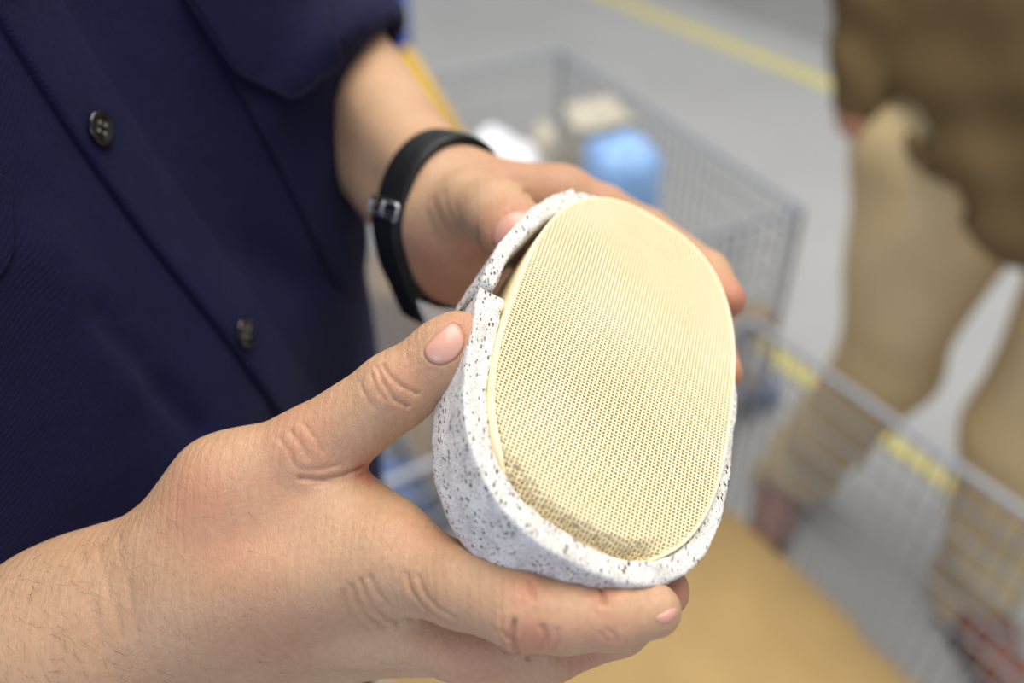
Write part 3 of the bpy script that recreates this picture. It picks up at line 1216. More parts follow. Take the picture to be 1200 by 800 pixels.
def nail(fn, poly, z0, z1, off=0.55, dome=0.35, nr=7, na=28):
    """thin plate over the fingertip inside a pixel outline"""
    poly = np.array(poly, float)
    c = poly.mean(0)
    k = len(poly)
    s = np.linspace(0, k, na, endpoint=False)
    # closed smooth outline
    out = []
    for x in s:
        i = int(x) % k
        f = x - int(x)
        p0, p1, p2, p3 = poly[i - 1], poly[i], poly[(i + 1) % k], poly[(i + 2) % k]
        out.append(0.5 * ((2 * p1) + (-p0 + p2) * f + (2 * p0 - 5 * p1 + 4 * p2 - p3) * f * f + (-p0 + 3 * p1 - 3 * p2 + p3) * f ** 3))
    out = np.array(out)
    rings, rho = [], []
    for r in np.linspace(0.0, 1.0, nr):
        for q in (out if r > 0 else out[:1]):
            rings.append(march(fn, *(c + (q - c) * max(r, 0.001)), z0, z1, 0.4))
            rho.append(r)
    Vn = np.array(rings)
    rho = np.array(rho)
    g = grad(fn, Vn, 0.4)
    g /= np.linalg.norm(g, axis=1)[:, None]
    gm = g.mean(0)
    gm /= np.linalg.norm(gm)
    top = Vn + g * (off * (1 - 0.55 * rho ** 3) + dome * (1 - rho ** 2))[:, None]
    bot = Vn - g * 0.6
    F3, F4 = [], []
    for j in range(na):
        F3.append((0, 1 + j, 1 + (j + 1) % na))
    for i in range(1, nr - 1):
        for j in range(na):
            a = 1 + (i - 1) * na
            b_ = 1 + i * na
            F4.append((a + j, b_ + j, b_ + (j + 1) % na, a + (j + 1) % na))
    nt = len(top)
    a = 1 + (nr - 2) * na
    for j in range(na):
        F4.append((a + j, nt + a + j, nt + a + (j + 1) % na, a + (j + 1) % na))
    F3b = [(nt + x, nt + z, nt + y) for x, y, z in F3]
    me_ = mesh_np('fingernail', c2w(np.concatenate([top, bot]) / 1000), [np.array(F3 + F3b), np.array(F4)])
    bm_ = bmesh.new()
    bm_.from_mesh(me_)
    bmesh.ops.recalc_face_normals(bm_, faces=bm_.faces)
    bm_.to_mesh(me_)
    bm_.free()
    return link('fingernail', me_, M['nail'], man)


nail(right_arm, [(497, 411), (507, 398), (519, 386), (529, 379), (538, 383), (543, 396), (541, 409), (532, 420), (517, 426), (503, 422)], 225, 330)
nail(right_arm, [(768, 724), (777, 718), (786, 713), (793, 713), (793, 720), (786, 727), (776, 731)], 225, 330, 0.4, 0.2)
nail(left_arm, [(577, 283), (580, 267), (590, 254), (605, 247), (619, 249), (627, 258), (623, 270), (612, 281), (598, 289), (584, 291)], 300, 440)


# fine dark hairs on the nearer forearm and back of the hand
def hairs():
    rg = np.random.default_rng(7)
    Vh, Fh = [], []
    base_dir = np.array([1.0, 0.55, 0.0])
    for k in range(520):
        px, py = rg.uniform(-40, 330), rg.uniform(560, 800)
        dens = np.clip((230 - px) / 230, 0.12, 1)
        if rg.random() > dens:
            continue
        p_ = march(right_arm, px, py, 240, 400, 1.0)
        if abs(right_arm(p_[None])[0]) > 0.3:
            continue
        g = grad(right_arm, p_[None], 0.4)[0]
        g /= np.linalg.norm(g)
        d = base_dir + rg.normal(0, 0.35, 3)
        d -= g * (d @ g)
        d /= np.linalg.norm(d)
        Lh = rg.uniform(3, 7)
        side = np.cross(d, g)
        w = 0.035
        bend = rg.uniform(-0.25, 0.25)
        i0 = len(Vh)
        for s in (0, 0.33, 0.66, 1.0):
            q = p_ - g * 0.1 + d * Lh * s + side * bend * Lh * s * s + g * (0.9 * np.sin(s * 2.2))
            ww = w * (1 - 0.8 * s)
            Vh += [q + side * ww, q - side * ww, q + g * ww * 1.6]
        for s in range(3):
            a = i0 + 3 * s
            for j in range(3):
                Fh.append((a + j, a + (j + 1) % 3, a + 3 + (j + 1) % 3, a + 3 + j))
    o = link('arm_hair', mesh_np('arm_hair', c2w(np.array(Vh) / 1000), np.array(Fh)), M['hair'], man)
    o['kind'] = 'stuff'


hairs()

# ------------------------------------------------------------------ shirt
ZP = [0.90, 1.00, 1.10, 1.20, 1.28, 1.3064, 1.401, 1.46, 1.52, 1.60]
FP = [0.150, 0.160, 0.168, 0.172, 0.168, 0.160, 0.125, 0.105, 0.085, 0.06]
BP = [0.175, 0.185, 0.195, 0.205, 0.212, 0.214, 0.215, 0.215, 0.20, 0.13]


def shirt_torso(P):
    q = (P - np.array([TC[0], TC[1], 0], P.dtype)) @ RB.astype(P.dtype)
    f, l, z = q[..., 0], q[..., 1], q[..., 2]
    F_ = np.interp(z, ZP, FP)
    B_ = np.interp(z, ZP, BP)
    Bk = np.interp(z, [0.9, 1.2, 1.45, 1.6], [0.13, 0.14, 0.15, 0.10])
    bu = np.clip((l - 0.02) / 0.13, 0, 1)
    F_ = F_ + (0.016 + 0.034 * np.clip((z - 1.26) / 0.14, 0, 1)) * bu * bu * (3 - 2 * bu)
    a = np.where(f > 0, F_, Bk)
    n_ = np.where(l > 0, 3.0, 2.15)
    rho = (np.abs(f / a) ** n_ + np.abs(l / B_) ** n_) ** (1 / n_)
    d = (rho - 1) * 0.5 * (np.minimum(a, B_) + B_ * 0.5)
    top = z - (1.60 - 0.45 * np.abs(l) - 0.0)
    return smax(d, top * 0.9, 0.05)


LSH, LEL = c2w(L_SH / 1000), c2w(L_EL / 1000)
LWR = c2w(cmm(519, 257, 406) / 1000)
RSH, REL = c2w(R_SH / 1000), c2w(R_EL / 1000)


def sleeve(P, S_, E_, r0, r1, cut):
    ax = (E_ - S_) / np.linalg.norm(E_ - S_)
    L = np.linalg.norm(E_ - S_) * cut
    d = sseg(P, S_, S_ + ax * (L + 0.08), r0, r1)
    t = (P - S_.astype(P.dtype)) @ ax.astype(P.dtype) - L
    inner = sseg(P, S_, S_ + ax * (L + 0.08), r0 - 0.013, r1 - 0.013)
    cav = np.maximum(inner, -(t + 0.03))
    return np.maximum(np.maximum(d, t), -cav)


def shirt_sdf(P):
    d = shirt_torso(P)
    # far sleeve: down the upper arm and a little past the bend
    fa = (LWR - LEL) / np.linalg.norm(LWR - LEL)
    up = sseg(P, LSH, LEL, 0.078, 0.060)
    lowr = sseg(P, LEL, LEL + fa * 0.23, 0.058, 0.050)
    hv = (LEL + fa * 0.12 - CAM)
    hv /= np.linalg.norm(hv)
    hn = fa - 0.92 * (fa @ hv) * hv
    hn /= np.linalg.norm(hn)
    t = (P - (LEL + fa * 0.137).astype(P.dtype)) @ hn.astype(P.dtype)
    inner = np.minimum(sseg(P, LEL, LEL + fa * 0.23, 0.046, 0.038), 1)
    sl = smax(smin(up, lowr, 0.02), t, 0.012)
    sl = np.maximum(sl, -np.maximum(inner, -(t + 0.03)))
    d = smin(d, sl, 0.03)
    d = smin(d, sleeve(P, RSH, REL, 0.078, 0.070, 0.74), 0.05)
    q = (P - np.array([TC[0], TC[1], 0], P.dtype)) @ RB.astype(P.dtype)
    col = np.abs(np.sqrt(((q[..., 0] + 0.01) / 1.05) ** 2 + q[..., 1] ** 2) - (0.078 + 0.1 * np.maximum(0, 1.60 - q[..., 2]))) - 0.004
    col = np.maximum(np.maximum(col, q[..., 2] - 1.635), 1.54 - q[..., 2])
    return np.minimum(d, col)


VS, QS = surface_nets(shirt_sdf, (TC[0] - 0.36, TC[1] - 0.42, 0.90), (TC[0] + 0.36, TC[1] + 0.42, 1.68), 0.0075)
VS, NS = project(shirt_sdf, VS, 0.002, 2)
VS, QS = subdiv(VS, QS)
NS = grad(shirt_sdf, VS, 0.002)
NS /= np.linalg.norm(NS, axis=1)[:, None] + 1e-9
# soft folds: broad noise + drawn folds
dsp = np.array([0.0022 * noise.noise(Vector((v_[0] * 9, v_[1] * 9, v_[2] * 5 + 3))) + 0.0012 * noise.noise(Vector((v_[0] * 22, v_[1] * 22, v_[2] * 12))) for v_ in VS])
VC_ = w2c(VS) * 1000.0
PX_ = np.stack([600 + FPX * VC_[:, 0] / VC_[:, 2], 400 + FPX * VC_[:, 1] / VC_[:, 2]], 1)


def fold(p0, p1, p2, w, amp):
    """a soft fold: three survey pixels are lifted onto the cloth, then the cloth is pressed along that line"""
    global dsp
    ks = [VS[np.argmin(((PX_ - np.array(p)) ** 2).sum(1) + (NS @ FW3 < 0.2) * 1e6)] for p in (p0, p1, p2)]
    d = np.minimum(sseg(VS, ks[0], ks[1], 0, 0), sseg(VS, ks[1], ks[2], 0, 0))
    dsp = dsp - amp * np.exp(-(d / w) ** 2)


fold((112, 372), (172, 430), (232, 498), 0.007, 0.0035)
fold((60, 300), (95, 370), (150, 440), 0.012, -0.003)
fold((330, 230), (372, 205), (410, 190), 0.008, 0.003)
fold((300, 300), (350, 330), (410, 338), 0.012, 0.003)
VS = VS + NS * dsp[:, None]
me = mesh_np('shirt', VS, QS)
shirt = link('shirt', me, M['shirt'], man)
BV = BVHTree.FromPolygons([tuple(x) for x in VS], [tuple(int(i) for i in q) for q in QS])


def on_shirt(px, py):
    d = Vector(ray(px, py)).normalized()
    loc, nr_, i, ds = BV.ray_cast(Vector(CAM), d)
    if loc is None:
        # nearest point along the sight line
        best = None
        for s in np.linspace(0.25, 0.8, 80):
            l2, n2, i2, d2 = BV.find_nearest(Vector(CAM) + d * s)
            if best is None or d2 < best[2]:
                best = (l2, n2, d2)
        return np.array(best[0]), np.array(best[1])
    return np.array(loc), np.array(nr_)


def near_shirt(p_, from_front=True):
    """drop a point onto the shirt along the facing direction"""
    o = Vector(p_ + FW3 * 0.25)
    loc, nr_, i, ds = BV.ray_cast(o, Vector(-FW3))
    if loc is None:
        loc, nr_, i, ds = BV.find_nearest(Vector(p_))
    return np.array(loc), np.array(nr_)


def poly_px(pts, n):
    pts = np.array(pts, float)
    s = np.concatenate([[0], np.cumsum(np.linalg.norm(np.diff(pts, axis=0), axis=1))])
    q = np.linspace(0, s[-1], n)
    return np.stack([np.interp(q, s, pts[:, 0]), np.interp(q, s, pts[:, 1])], 1)


# placket: overlapping front edge
line1 = poly_px([(-60, -70), (0, 33), (42, 98), (83, 162), (158, 267), (208, 330), (258, 392), (321, 484), (360, 545)], 90)
offs = [(0.0006, -0.006), (0.0, 0.0018), (0.0015, 0.0028), (0.004, 0.0028), (0.010, 0.0024), (0.020, 0.0016), (0.030, 0.0006), (0.036, -0.0008)]
Vp = []
BASE = np.array([on_shirt(x, y)[0] for x, y in line1])
for _ in range(12):
    BASE[1:-1] = (BASE[:-2] + 2 * BASE[1:-1] + BASE[2:]) / 4
for b0 in BASE:
    for s, h in offs:
        q, nq = near_shirt(b0 + LT3 * s)
        Vp.append(q + FW3 * h)
Vp = np.array(Vp).reshape(90, len(offs), 3)
for _ in range(8):
    Vp[1:-1] = (Vp[:-2] + 2 * Vp[1:-1] + Vp[2:]) / 4
Vp = Vp.reshape(-1, 3)
pk = link('placket', mesh_np('placket', np.array(Vp), grid_faces(90, len(offs))), M['shirt'], shirt)


def patch(name, rows, h, parent, edge=0.002, mat=None):
    """rows: pixel polylines (top to bottom) laid on the shirt, raised by h, edges turned down"""
    nu, nv = len(rows), len(rows[0])
    Vq = []
    for i, r in enumerate(rows):
        for j, (x, y) in enumerate(r):
            q, nq = on_shirt(x, y)
            e = min(i, j, nu - 1 - i, nv - 1 - j)
            Vq.append(q + nq * (-0.0012 if e == 0 else h))
    return link(name, mesh_np(name, np.array(Vq), grid_faces(nu, nv)), mat or M['shirt'], parent)


def loft_rows(top, bot, nu, nv, e=0.012):
    A_, B_ = poly_px(top, nv), poly_px(bot, nv)
    # resample columns so that the outermost rows/cols sit close to the border
    cj = np.concatenate([[0, e], np.linspace(0.04, 0.96, nv - 4), [1 - e, 1]])
    A_ = np.stack([np.interp(cj, np.linspace(0, 1, nv), A_[:, k]) for k in (0, 1)], 1)
    B_ = np.stack([np.interp(cj, np.linspace(0, 1, nv), B_[:, k]) for k in (0, 1)], 1)
    ci = np.concatenate([[0, e], np.linspace(0.04, 0.96, nu - 4), [1 - e, 1]])
    return [A_ + (B_ - A_) * s for s in ci]


# chest pocket on the farther breast, then its pointed flap over it
patch('pocket', loft_rows([(262, 72), (300, 62), (340, 52), (380, 44)], [(392, 334), (402, 343), (412, 348), (424, 352)], 26, 18, 0.02), 0.0016, shirt)
patch('pocket_flap', loft_rows([(205, -12), (260, -30), (315, -48), (368, -66)], [(272, 89), (303, 104), (335, 117), (366, 94), (396, 70)], 20, 26, 0.02), 0.0050, shirt)
patch('pocket', loft_rows([(-90, 190), (-30, 196), (0, 203), (12, 212)], [(-60, 350), (-20, 340), (4, 322), (15, 292)], 18, 14, 0.02), 0.0012, shirt)


def stitch(pts, h, n=60, r=0.00035):
    P_ = []
    for x, y in poly_px(pts, n):
        q, nq = on_shirt(x, y)
        P_.append(q + nq * h)
    V_, F_ = tube_np(P_, r, 5)
    return link('seam', mesh_np('seam', V_, F_), M['thread'], shirt)


stitch([(207, -8), (240, 44), (267, 82), (278, 88), (305, 101), (335, 113), (364, 91), (391, 70), (378, 20)], 0.0052)
stitch([(270, 90), (318, 175), (364, 267), (396, 329), (426, 348)], 0.0018)


def button(px, py, rad):
    q, nq = on_shirt(px, py)
    qr, nr_ = near_shirt(q)
    nq = 0.55 * nq + 0.45 * FW3
    nq /= np.linalg.norm(nq)
    z = Vector(nq)
    x = z.orthogonal().normalized()
    y = z.cross(x)
    Mx = Matrix((x, y, z)).transposed()
    prof = [(0.0, 0.75), (0.42, 0.72), (0.58, 0.80), (0.68, 1.10), (0.82, 1.35), (0.95, 1.15), (1.0, 0.7), (0.97, 0.25), (0.8, 0.0)]
    na = 32
    V_, F4, F3 = [], [], []
    for i, (r, h) in enumerate(prof):
        if r == 0:
            V_.append((0, 0, h))
            continue
        for k in range(na):
            a = 2 * math.pi * k / na
            V_.append((rad * r * math.cos(a) * 1000, rad * r * math.sin(a) * 1000, h * 1.5))
    V_[0] = (0, 0, 0.75 * 1.5)
    for k in range(na):
        F3.append((0, 1 + k, 1 + (k + 1) % na))
    for i in range(len(prof) - 2):
        for k in range(na):
            a, b_ = 1 + i * na, 1 + (i + 1) * na
            F4.append((a + k, b_ + k, b_ + (k + 1) % na, a + (k + 1) % na))
    V_ = np.array(V_) / 1000.0
    R_ = np.array(Mx)
    c0 = q + nq * 0.0034
    me_ = mesh_np('button', V_ @ R_.T + c0, [np.array(F3), np.array(F4)])
    bmx = bmesh.new()
    bmx.from_mesh(me_)
    n0 = len(bmx.faces)
    for sx_, sy_ in ((1, 1), (-1, 1), (1, -1), (-1, -1)):
        vs = bm_box(bmx, (0, 0, 0), (rad * 0.20, rad * 0.20, 0.0005))
        q_ = c0 + R_ @ np.array([sx_ * rad * 0.24, sy_ * rad * 0.24, 0.0013])
        bmesh.ops.transform(bmx, matrix=Matrix.Translation(Vector(q_)) @ Mx.to_4x4(), verts=vs)
    bmx.faces.ensure_lookup_table()
    for f_ in bmx.faces[n0:]:
        f_.material_index = 1
        f_.smooth = False
    bmx.to_mesh(me_)
    bmx.free()
    me_.materials.append(M['button'])
    me_.materials.append(M['thread_pale'])
    return link('button', me_, None, shirt)


button(107, 151, 0.0064)
button(278, 390, 0.0064)
button(-5, -40, 0.0064)

# ------------------------------------------------------------------ trousers and shoes of the man
FEET = [person_pt(-0.06, -0.12, 0), person_pt(-0.04, 0.10, 0)]


def trousers_sdf(P):
    q = (P - np.array([TC[0], TC[1], 0], P.dtype)) @ RB.astype(P.dtype)
    d = sell(q, (0.0, 0, 0.92), (0.155, 0.185, 0.14))
    d = smax(d, q[..., 2] - 1.02, 0.01)
    for s, ft in ((-1, 0), (1, 1)):
        fx = (-0.06, -0.12) if ft == 0 else (-0.04, 0.10)
        d = smin(d, chain(q, [((0.0, 0.09 * s, 0.86), 0.10), ((0.0, 0.105 * s, 0.50), 0.078), ((fx[0], fx[1], 0.09), 0.066)], 0.03), 0.05)
    d = smax(d, 0.05 - q[..., 2], 0.006)
    d = d + 0.004 * np.sin(q[..., 2] * 46 + q[..., 0] * 20) * np.clip((0.5 - q[..., 2]) * 3, 0, 1)
    return d


Vt, Qt = surface_nets(trousers_sdf, (TC[0] - 0.3, TC[1] - 0.32, 0.03), (TC[0] + 0.3, TC[1] + 0.32, 1.05), 0.011)
Vt, _ = project(trousers_sdf, Vt, 0.003, 1)
link('trousers', mesh_np('trousers', Vt, Qt), M['trousers'], man)


def shoe(parent, ankle, direction, m, name='shoe', size=1.0):
    d2 = np.array([direction[0], direction[1], 0.0])
    d2 /= np.linalg.norm(d2)
    s2 = np.array([-d2[1], d2[0], 0])
    Rm = np.stack([d2, s2, [0, 0, 1]], 1)
    an = np.array([ankle[0], ankle[1], 0.0])

    def f(P):
        q = (P - an.astype(P.dtype)) @ Rm.astype(P.dtype) / size
        d = sell(q, (0.075, 0, 0.045), (0.145, 0.048, 0.042))
        d = smin(d, sell(q, (-0.005, 0, 0.075), (0.06, 0.042, 0.06)), 0.04)
        d = smax(d, 0.022 - q[..., 2], 0.006)
        return d * size

    def g(P):
        q = (P - an.astype(P.dtype)) @ Rm.astype(P.dtype) / size
        w = 0.046 - 0.012 * np.clip((0.03 - q[..., 0]) / 0.1, 0, 1)
        e = np.sqrt(((q[..., 0] - 0.07) / 0.152) ** 2 + (q[..., 1] / (w + 0.006)) ** 2)
        d = (e - 1) * 0.05
        return np.maximum(np.maximum(d, q[..., 2] - 0.026), 0.001 - q[..., 2]) * size
    lo, hi = an + np.array([-0.25, -0.25, -0.01]), an + np.array([0.25, 0.25, 0.16])
    V_, Q_ = surface_nets(f, lo, hi, 0.008)
    V_, _ = project(f, V_, 0.002, 1)
    so = link(name, mesh_np(name, V_, Q_), m, parent)
    V_, Q_ = surface_nets(g, lo, hi, 0.006)
    link('sole', mesh_np('sole', V_, Q_), M['sole'], so)
    # laces across the instep
    for k in range(4):
        x0 = 0.045 + 0.022 * k
        pth = []
        for t in np.linspace(-1, 1, 9):
            qq = an + size * (d2 * (x0 + 0.006 * t) + s2 * (0.028 * t) + np.array([0, 0, 0.12 - 0.022 * t * t - 0.013 * k]))
            for _ in range(6):
                gr = grad(f, qq[None], 0.002)[0]
                qq = qq - gr * f(qq[None])[0] / max(gr @ gr, 0.2)
            pth.append(qq + np.array([0, 0, 0.001]))
        V_, F_ = tube_np(pth, 0.0025, 5)
        link('shoelace', mesh_np('shoelace', V_, F_), M['sole'], so)
    return so


shoe(man, FEET[0][:2], FW2 - 0.25 * T2, M['sole'])
shoe(man, FEET[1][:2], FW2 + 0.25 * T2, M['sole'])


def hair_cap(parent, H, R_, col):
    def f(P):
        q = (P - np.asarray(H, P.dtype)) @ np.asarray(R_, P.dtype)
        d = sell(q, (-0.018, 0, 0.036), (0.106, 0.086, 0.112))
        cut = (0.062 - q[..., 2]) + 0.9 * (q[..., 0] - 0.055)
        cut2 = -0.07 - q[..., 2]
        back = np.maximum(np.where(q[..., 0] > 0.0, cut, -1), cut2)
        side = np.where(q[..., 0] > -0.03, 0.02 - q[..., 2], -1)
        return np.maximum(np.maximum(d, back), side)
    V_, Q_ = surface_nets(f, H - 0.16, H + 0.17, 0.007)
    link('hair', mesh_np('hair', V_, Q_), col, parent)
    for s in (1, -1):
        bm_ = bmesh.new()
        bmesh.ops.create_uvsphere(bm_, u_segments=16, v_segments=10, radius=0.0125)
        c = H + R_ @ np.array([0.0675, 0.032 * s, 0.0])
        bmesh.ops.translate(bm_, vec=c, verts=bm_.verts)
        e = bm_obj('eye', bm_, M['eye'], parent, True)
        bm_ = bmesh.new()
        bmesh.ops.create_uvsphere(bm_, u_segments=12, v_segments=8, radius=0.0055)
        c = H + R_ @ np.array([0.0758, 0.032 * s, -0.001])
        bmesh.ops.translate(bm_, vec=c, verts=bm_.verts)
        bm_obj('iris', bm_, M['hair'], e, True)


hair_cap(man, HEAD, RB, M['hair'])

# ------------------------------------------------------------------ wrist watch strap on the farther wrist
WA = cmm(517, 256, 406)
ax = (L_EL - WA) / np.linalg.norm(L_EL - WA)
ax = np.array([-0.64, -0.30, 0.71])
ax /= np.linalg.norm(ax)
ctr = cmm(519, 257, 410)
# ring by marching outward from the axis to the skin
e1 = np.cross(ax, np.array([0, 0, 1.0]))
e1 /= np.linalg.norm(e1)
e2 = np.cross(ax, e1)
na = 72
ring = []
for k in range(na):
    a = 2 * np.pi * k / na
    d = np.cos(a) * e1 + np.sin(a) * e2
    s = np.linspace(4, 60, 160)
    f = left_arm(ctr + s[:, None] * d)
    j = np.argmax(f > 0)
    ring.append(s[j])
ring = np.array(ring)
for _ in range(6):
    ring = (np.roll(ring, 1) + ring * 2 + np.roll(ring, -1)) / 4
watch = thing('wristwatch', 'black leather watch strap with silver buckle on the farther wrist', 'watch', c2w(ctr / 1000))


def band(k0, k1, w, lift, thick, name, m, taper=0, flare=0.0):
    ks = np.arange(k0, k1 + 1)
    V_ = []
    for i, k in enumerate(ks):
        a = 2 * np.pi * k / na
        d = np.cos(a) * e1 + np.sin(a) * e2
        fl = (i / (len(ks) - 1.0)) if stp_ > 0 else (1 - i / (len(ks) - 1.0))
        r = ring[k % na] + lift + flare * max(0, (fl - 0.72) / 0.28) ** 2
        ww = w
        if taper and i > len(ks) - 5:
            ww = w * (1 - 0.22 * (i - (len(ks) - 5)))
        for (x, y) in ((-0.5, 0), (-0.5, 0.7), (-0.44, 1.0), (-0.2, 1.12), (0.2, 1.12), (0.44, 1.0), (0.5, 0.7), (0.5, 0)):
            V_.append(ctr + d * (r + thick * y) + ax * ww * x)
    nv = 8
    closed = (k1 - k0) >= na
    F = grid_faces(len(ks), nv, True)
    me_ = mesh_np(name, c2w(np.array(V_) / 1000), [F, np.arange(nv)[None], np.arange((len(ks) - 1) * nv, len(ks) * nv)[None, ::-1]])
    bm_ = bmesh.new()
    bm_.from_mesh(me_)
    bmesh.ops.recalc_face_normals(bm_, faces=bm_.faces)
    bm_.to_mesh(me_)
    bm_.free()
    return link(name, me_, m, watch)


def ang_of(px, py):
    """ring index facing the camera nearest a pixel"""
    best = None
    for k in range(na):
        a = 2 * np.pi * k / na
        d = np.cos(a) * e1 + np.sin(a) * e2
        p_ = ctr + d * ring[k]
        x, y = 600 + FPX * p_[0] / p_[2], 400 + FPX * p_[1] / p_[2]
        s = math.hypot(x - px, y - py) + 0.25 * p_[2]
        if best is None or s < best[0]:
            best = (s, k)
    return best[1]


stp_ = 1
band(0, na, 20.0, 0.3, 2.2, 'strap', M['leather'])
kb = ang_of(470, 250)
kt = ang_of(488, 325)
stp = 1 if ((kt - kb) % na) < na / 2 else -1
stp_ = stp
ks = [kb + stp * i for i in range(0, 18)]
lo_k, hi_k = min(ks), max(ks)
tail = band(lo_k, hi_k, 18.5, 2.6, 2.0, 'strap_tail', M['leather'], 0, 7.0)
keeper = band(kb + stp * 4, kb + stp * 4 + 2, 7, 2.6, 3.2, 'strap_keeper', M['leather']) if False else None
# buckle frame
a = 2 * np.pi * kb / na
dB = np.cos(a) * e1 + np.sin(a) * e2
tB = -np.sin(a) * e1 + np.cos(a) * e2
cB = ctr + dB * (ring[kb % na] + 4.4)
pth = []
for (x, y) in ((-10.5, -2.4), (-10.5, 2.4), (-9.5, 3.2), (9.5, 3.2), (10.5, 2.4), (10.5, -2.4), (9.5, -3.2), (-9.5, -3.2), (-10.5, -2.4)):
    pth.append(cB + ax * x * 0.95 + tB * y)
V_, F_ = tube_np(c2w(np.array(pth) / 1000), 0.0009, 8)
link('buckle', mesh_np('buckle', V_, F_), M['steel'], watch)
V_, F_ = tube_np(c2w(np.array([cB - tB * 3, cB + dB * 0.8, cB + tB * 3.4]) / 1000), 0.0008, 8)
link('buckle_pin', mesh_np('buckle_pin', V_, F_), M['steel'], watch)
# watch case on the hidden outer side of the wrist
ko = (kb + na // 2) % na
a = 2 * np.pi * ko / na
dO = np.cos(a) * e1 + np.sin(a) * e2
cO = ctr + dO * (ring[ko] + 5)
z = Vector(c2w(cO / 1000 + dO) - c2w(cO / 1000)).normalized()
for nm, r, h, off, mm in (('case', 0.018, 0.008, 0, 'steel'), ('dial', 0.0155, 0.0015, 0.0045, 'white_plastic')):
    bm_ = bmesh.new()
    bmesh.ops.create_cone(bm_, cap_ends=True, segments=32, radius1=r, radius2=r * 0.95, depth=h)
    bmesh.ops.transform(bm_, matrix=Matrix.Translation(Vector(c2w(cO / 1000)) + z * off) @ z.to_track_quat('Z', 'Y').to_matrix().to_4x4(), verts=bm_.verts)
    bm_obj(nm, bm_, M[mm], watch)

# ------------------------------------------------------------------ second person, in olive jacket and khaki trousers
MF = np.array([-0.756, -0.655, 0.0])
ML = np.array([0.655, -0.756, 0.0])
MO = np.array([0.825, 1.225, 0.0])
MR = np.stack([MF, ML, [0, 0, 1.0]], 1)
F_R, F_L = np.array([0.600, 1.425]), np.array([0.885, 1.11])
second = thing('person', 'person in an olive brown jacket and khaki trousers, hand in pocket', 'person', (MO[0], MO[1], 0))


def loc2(p_):
    return (np.array([p_[0], p_[1], p_[2]]) - MO) @ MR


def tro2(P):
    q = (P - MO.astype(P.dtype)) @ MR.astype(P.dtype)
    d = sell(q, (0.0, 0, 0.90), (0.15, 0.19, 0.15))
    d = smax(d, q[..., 2] - 1.0, 0.01)
    for s, ft in ((-1, F_R), (1, F_L)):
        e = loc2((ft[0], ft[1], 0.06))
        kn = np.array([0.03, e[1] * (0.56 if s < 0 else 0.62), 0.46])
        d = smin(d, chain(q, [((0.0 if s > 0 else 0.04, 0.10 if s > 0 else -0.20, 0.87), 0.104 if s > 0 else 0.122), (kn, 0.088), ((e[0] - 0.01, e[1], 0.05), 0.078)], 0.03), 0.03)
    d = smin(d, sseg(q, (0.02, -0.10, 0.87), (0.03, -0.17, 0.55), 0.095, 0.075), 0.03)
    d = smax(d, 0.028 - q[..., 2], 0.006)
    d = d + 0.006 * np.sin(q[..., 2] * 38 + q[..., 1] * 25 + q[..., 0] * 14) * np.clip((0.42 - q[..., 2]) * 3, 0, 1)
    d = d + 0.004 * np.sin(q[..., 2] * 24 - q[..., 1] * 30) * np.clip((q[..., 2] - 0.4) * 3, 0, 1)
    return d


V_, Q_ = surface_nets(tro2, MO + np.array([-0.45, -0.45, 0.01]), MO + np.array([0.45, 0.5, 1.03]), 0.011)
V_, _ = project(tro2, V_, 0.003, 1)
link('trousers', mesh_np('trousers', V_, Q_), M['khaki'], second)

RS2 = MO + MR @ np.array([-0.02, -0.20, 1.40])
RE2 = np.array([0.552, 1.452, 1.10])
RW2 = np.array([0.545, 1.385, 0.918])
LS2 = MO + MR @ np.array([-0.02, 0.20, 1.40])
LE2 = MO + MR @ np.array([-0.08, 0.30, 1.12])
LW2 = MO + MR @ np.array([0.08, 0.30, 0.90])


def jacket_sdf(P):
    q = (P - MO.astype(P.dtype)) @ MR.astype(P.dtype)
    f, l, z = q[..., 0], q[..., 1] + 0.03, q[..., 2]
    B_ = np.interp(z, [0.7, 0.95, 1.2, 1.4, 1.5], [0.30, 0.31, 0.28, 0.22, 0.12])
    A_ = np.interp(z, [0.7, 0.95, 1.2, 1.4, 1.5], [0.185, 0.185, 0.17, 0.14, 0.09])
    rho = np.sqrt((f / A_) ** 2 + (l / B_) ** 2)
    d = (rho - 1) * 0.17
    # hem drops at the front, lifted over the hand in the pocket
    hem = 0.825 + 0.10 * np.clip((-l + 0.02) / 0.2, 0, 1) ** 1.2
    d = smax(d, hem - z, 0.012)
    inner = (rho - 0.93) * 0.17
    d = np.maximum(d, -np.maximum(inner, z - hem - 0.06))
    d = smax(d, z - (1.50 - 0.35 * np.abs(l)), 0.04)
    folds = 0.0045 * np.sin(34 * z + 16 * l + 3 * np.sin(9 * l)) + 0.0035 * np.sin(55 * z - 20 * l + 12 * f)
    d = d + folds * np.clip((1.25 - z) * 4, 0, 1)
    arm = chain(P, [(RS2, 0.078), (RE2, 0.064), (RW2, 0.044)], 0.03)
    arm = smax(arm, 0.922 - P[..., 2], 0.012)
    arm2 = chain(P, [(LS2, 0.078), (LE2, 0.066), (LW2, 0.054)], 0.03)
    arm2 = np.maximum(arm2, 0.90 - P[..., 2])
    arm = arm + 0.005 * np.sin(P[..., 2] * 60 + P[..., 0] * 40)
    d = smin(d, arm, 0.012)
    d = smin(d, arm2, 0.012)
    col = np.abs(np.sqrt((f - 0.0) ** 2 + l ** 2) - 0.085) - 0.008
    col = np.maximum(np.maximum(col, z - 1.55), 1.42 - z)
    return np.minimum(d, col)


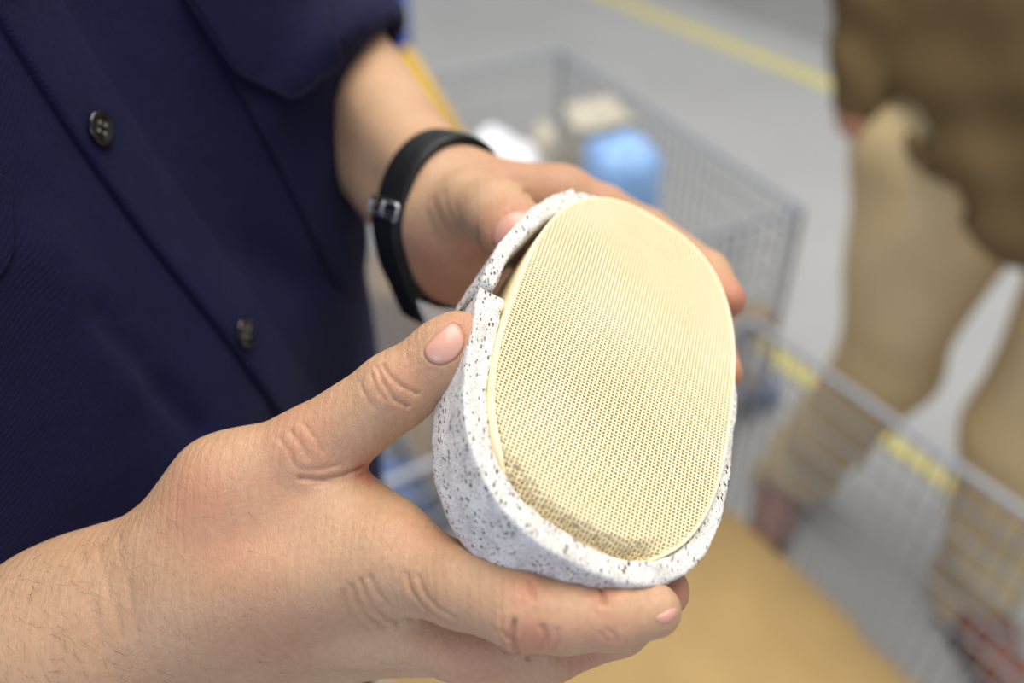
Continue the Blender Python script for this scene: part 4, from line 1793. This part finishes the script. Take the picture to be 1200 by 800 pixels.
V_, Q_ = surface_nets(jacket_sdf, MO + np.array([-0.42, -0.42, 0.74]), MO + np.array([0.42, 0.42, 1.58]), 0.010)
V_, _ = project(jacket_sdf, V_, 0.003, 1)
link('jacket', mesh_np('jacket', V_, Q_), M['jacket'], second)
H2 = MO + MR @ np.array([0.03, 0, 1.64])


def body2(P):
    d = head_sdf(P, H2, MR)
    q = (P - MO.astype(P.dtype)) @ MR.astype(P.dtype)
    d = smin(d, sell(q, (0.0, 0, 1.22), (0.11, 0.17, 0.26)), 0.04)
    d = smin(d, sell(q, (0.0, 0, 0.92), (0.10, 0.15, 0.12)), 0.06)
    d = smin(d, sseg(q, (-0.02, -0.15, 1.40), (-0.02, 0.15, 1.40), 0.05, 0.05), 0.04)
    for S_, E_, W_, fd in ((RS2, RE2, RW2, np.array([0.085, -0.050, -0.045])), (LS2, LE2, LW2, np.array([-0.02, -0.01, -0.10]))):
        d = smin(d, chain(P, [(S_, 0.05), (E_, 0.042), (W_, 0.03)], 0.02), 0.02)
        side = np.cross(fd / np.linalg.norm(fd), np.array([0.7, 0.7, 0]))
        side /= np.linalg.norm(side)
        d = smin(d, sseg(P, W_, W_ + fd * 0.9, 0.028, 0.026), 0.02)
        for k in range(4):
            b0 = W_ + fd * 0.85 + side * (k - 1.5) * 0.019
            d = smin(d, chain(P, [(b0, 0.011), (b0 + fd * 0.45, 0.010), (b0 + fd * (0.8 - 0.1 * abs(k - 1.3)) + MF * 0.012, 0.008)], 0.004), 0.006)
        b0 = W_ + fd * 0.3 - side * 0.028
        d = smin(d, chain(P, [(b0, 0.013), (b0 + fd * 0.4 - side * 0.018, 0.011), (b0 + fd * 0.75 - side * 0.02, 0.009)], 0.004), 0.008)
    return d


V_, Q_ = surface_nets(body2, MO + np.array([-0.40, -0.42, 0.74]), MO + np.array([0.40, 0.42, 1.80]), 0.0085)
V_, _ = project(body2, V_, 0.002, 1)
me = mesh_np('body', V_, Q_)
at = me.attributes.new('redness', 'FLOAT', 'POINT')
at.data.foreach_set('value', np.full(len(V_), 0.45, np.float32))
link('body', me, M['skin'], second)
hair_cap(second, H2, MR, M['hair'])
shoe(second, F_R + np.array([0.0, 0.012]), (-0.45, -1.0), M['brown_leather'], 'shoe', 0.98)
shoe(second, F_L, (-0.02, -1.0), M['brown_leather'], 'shoe', 1.05)
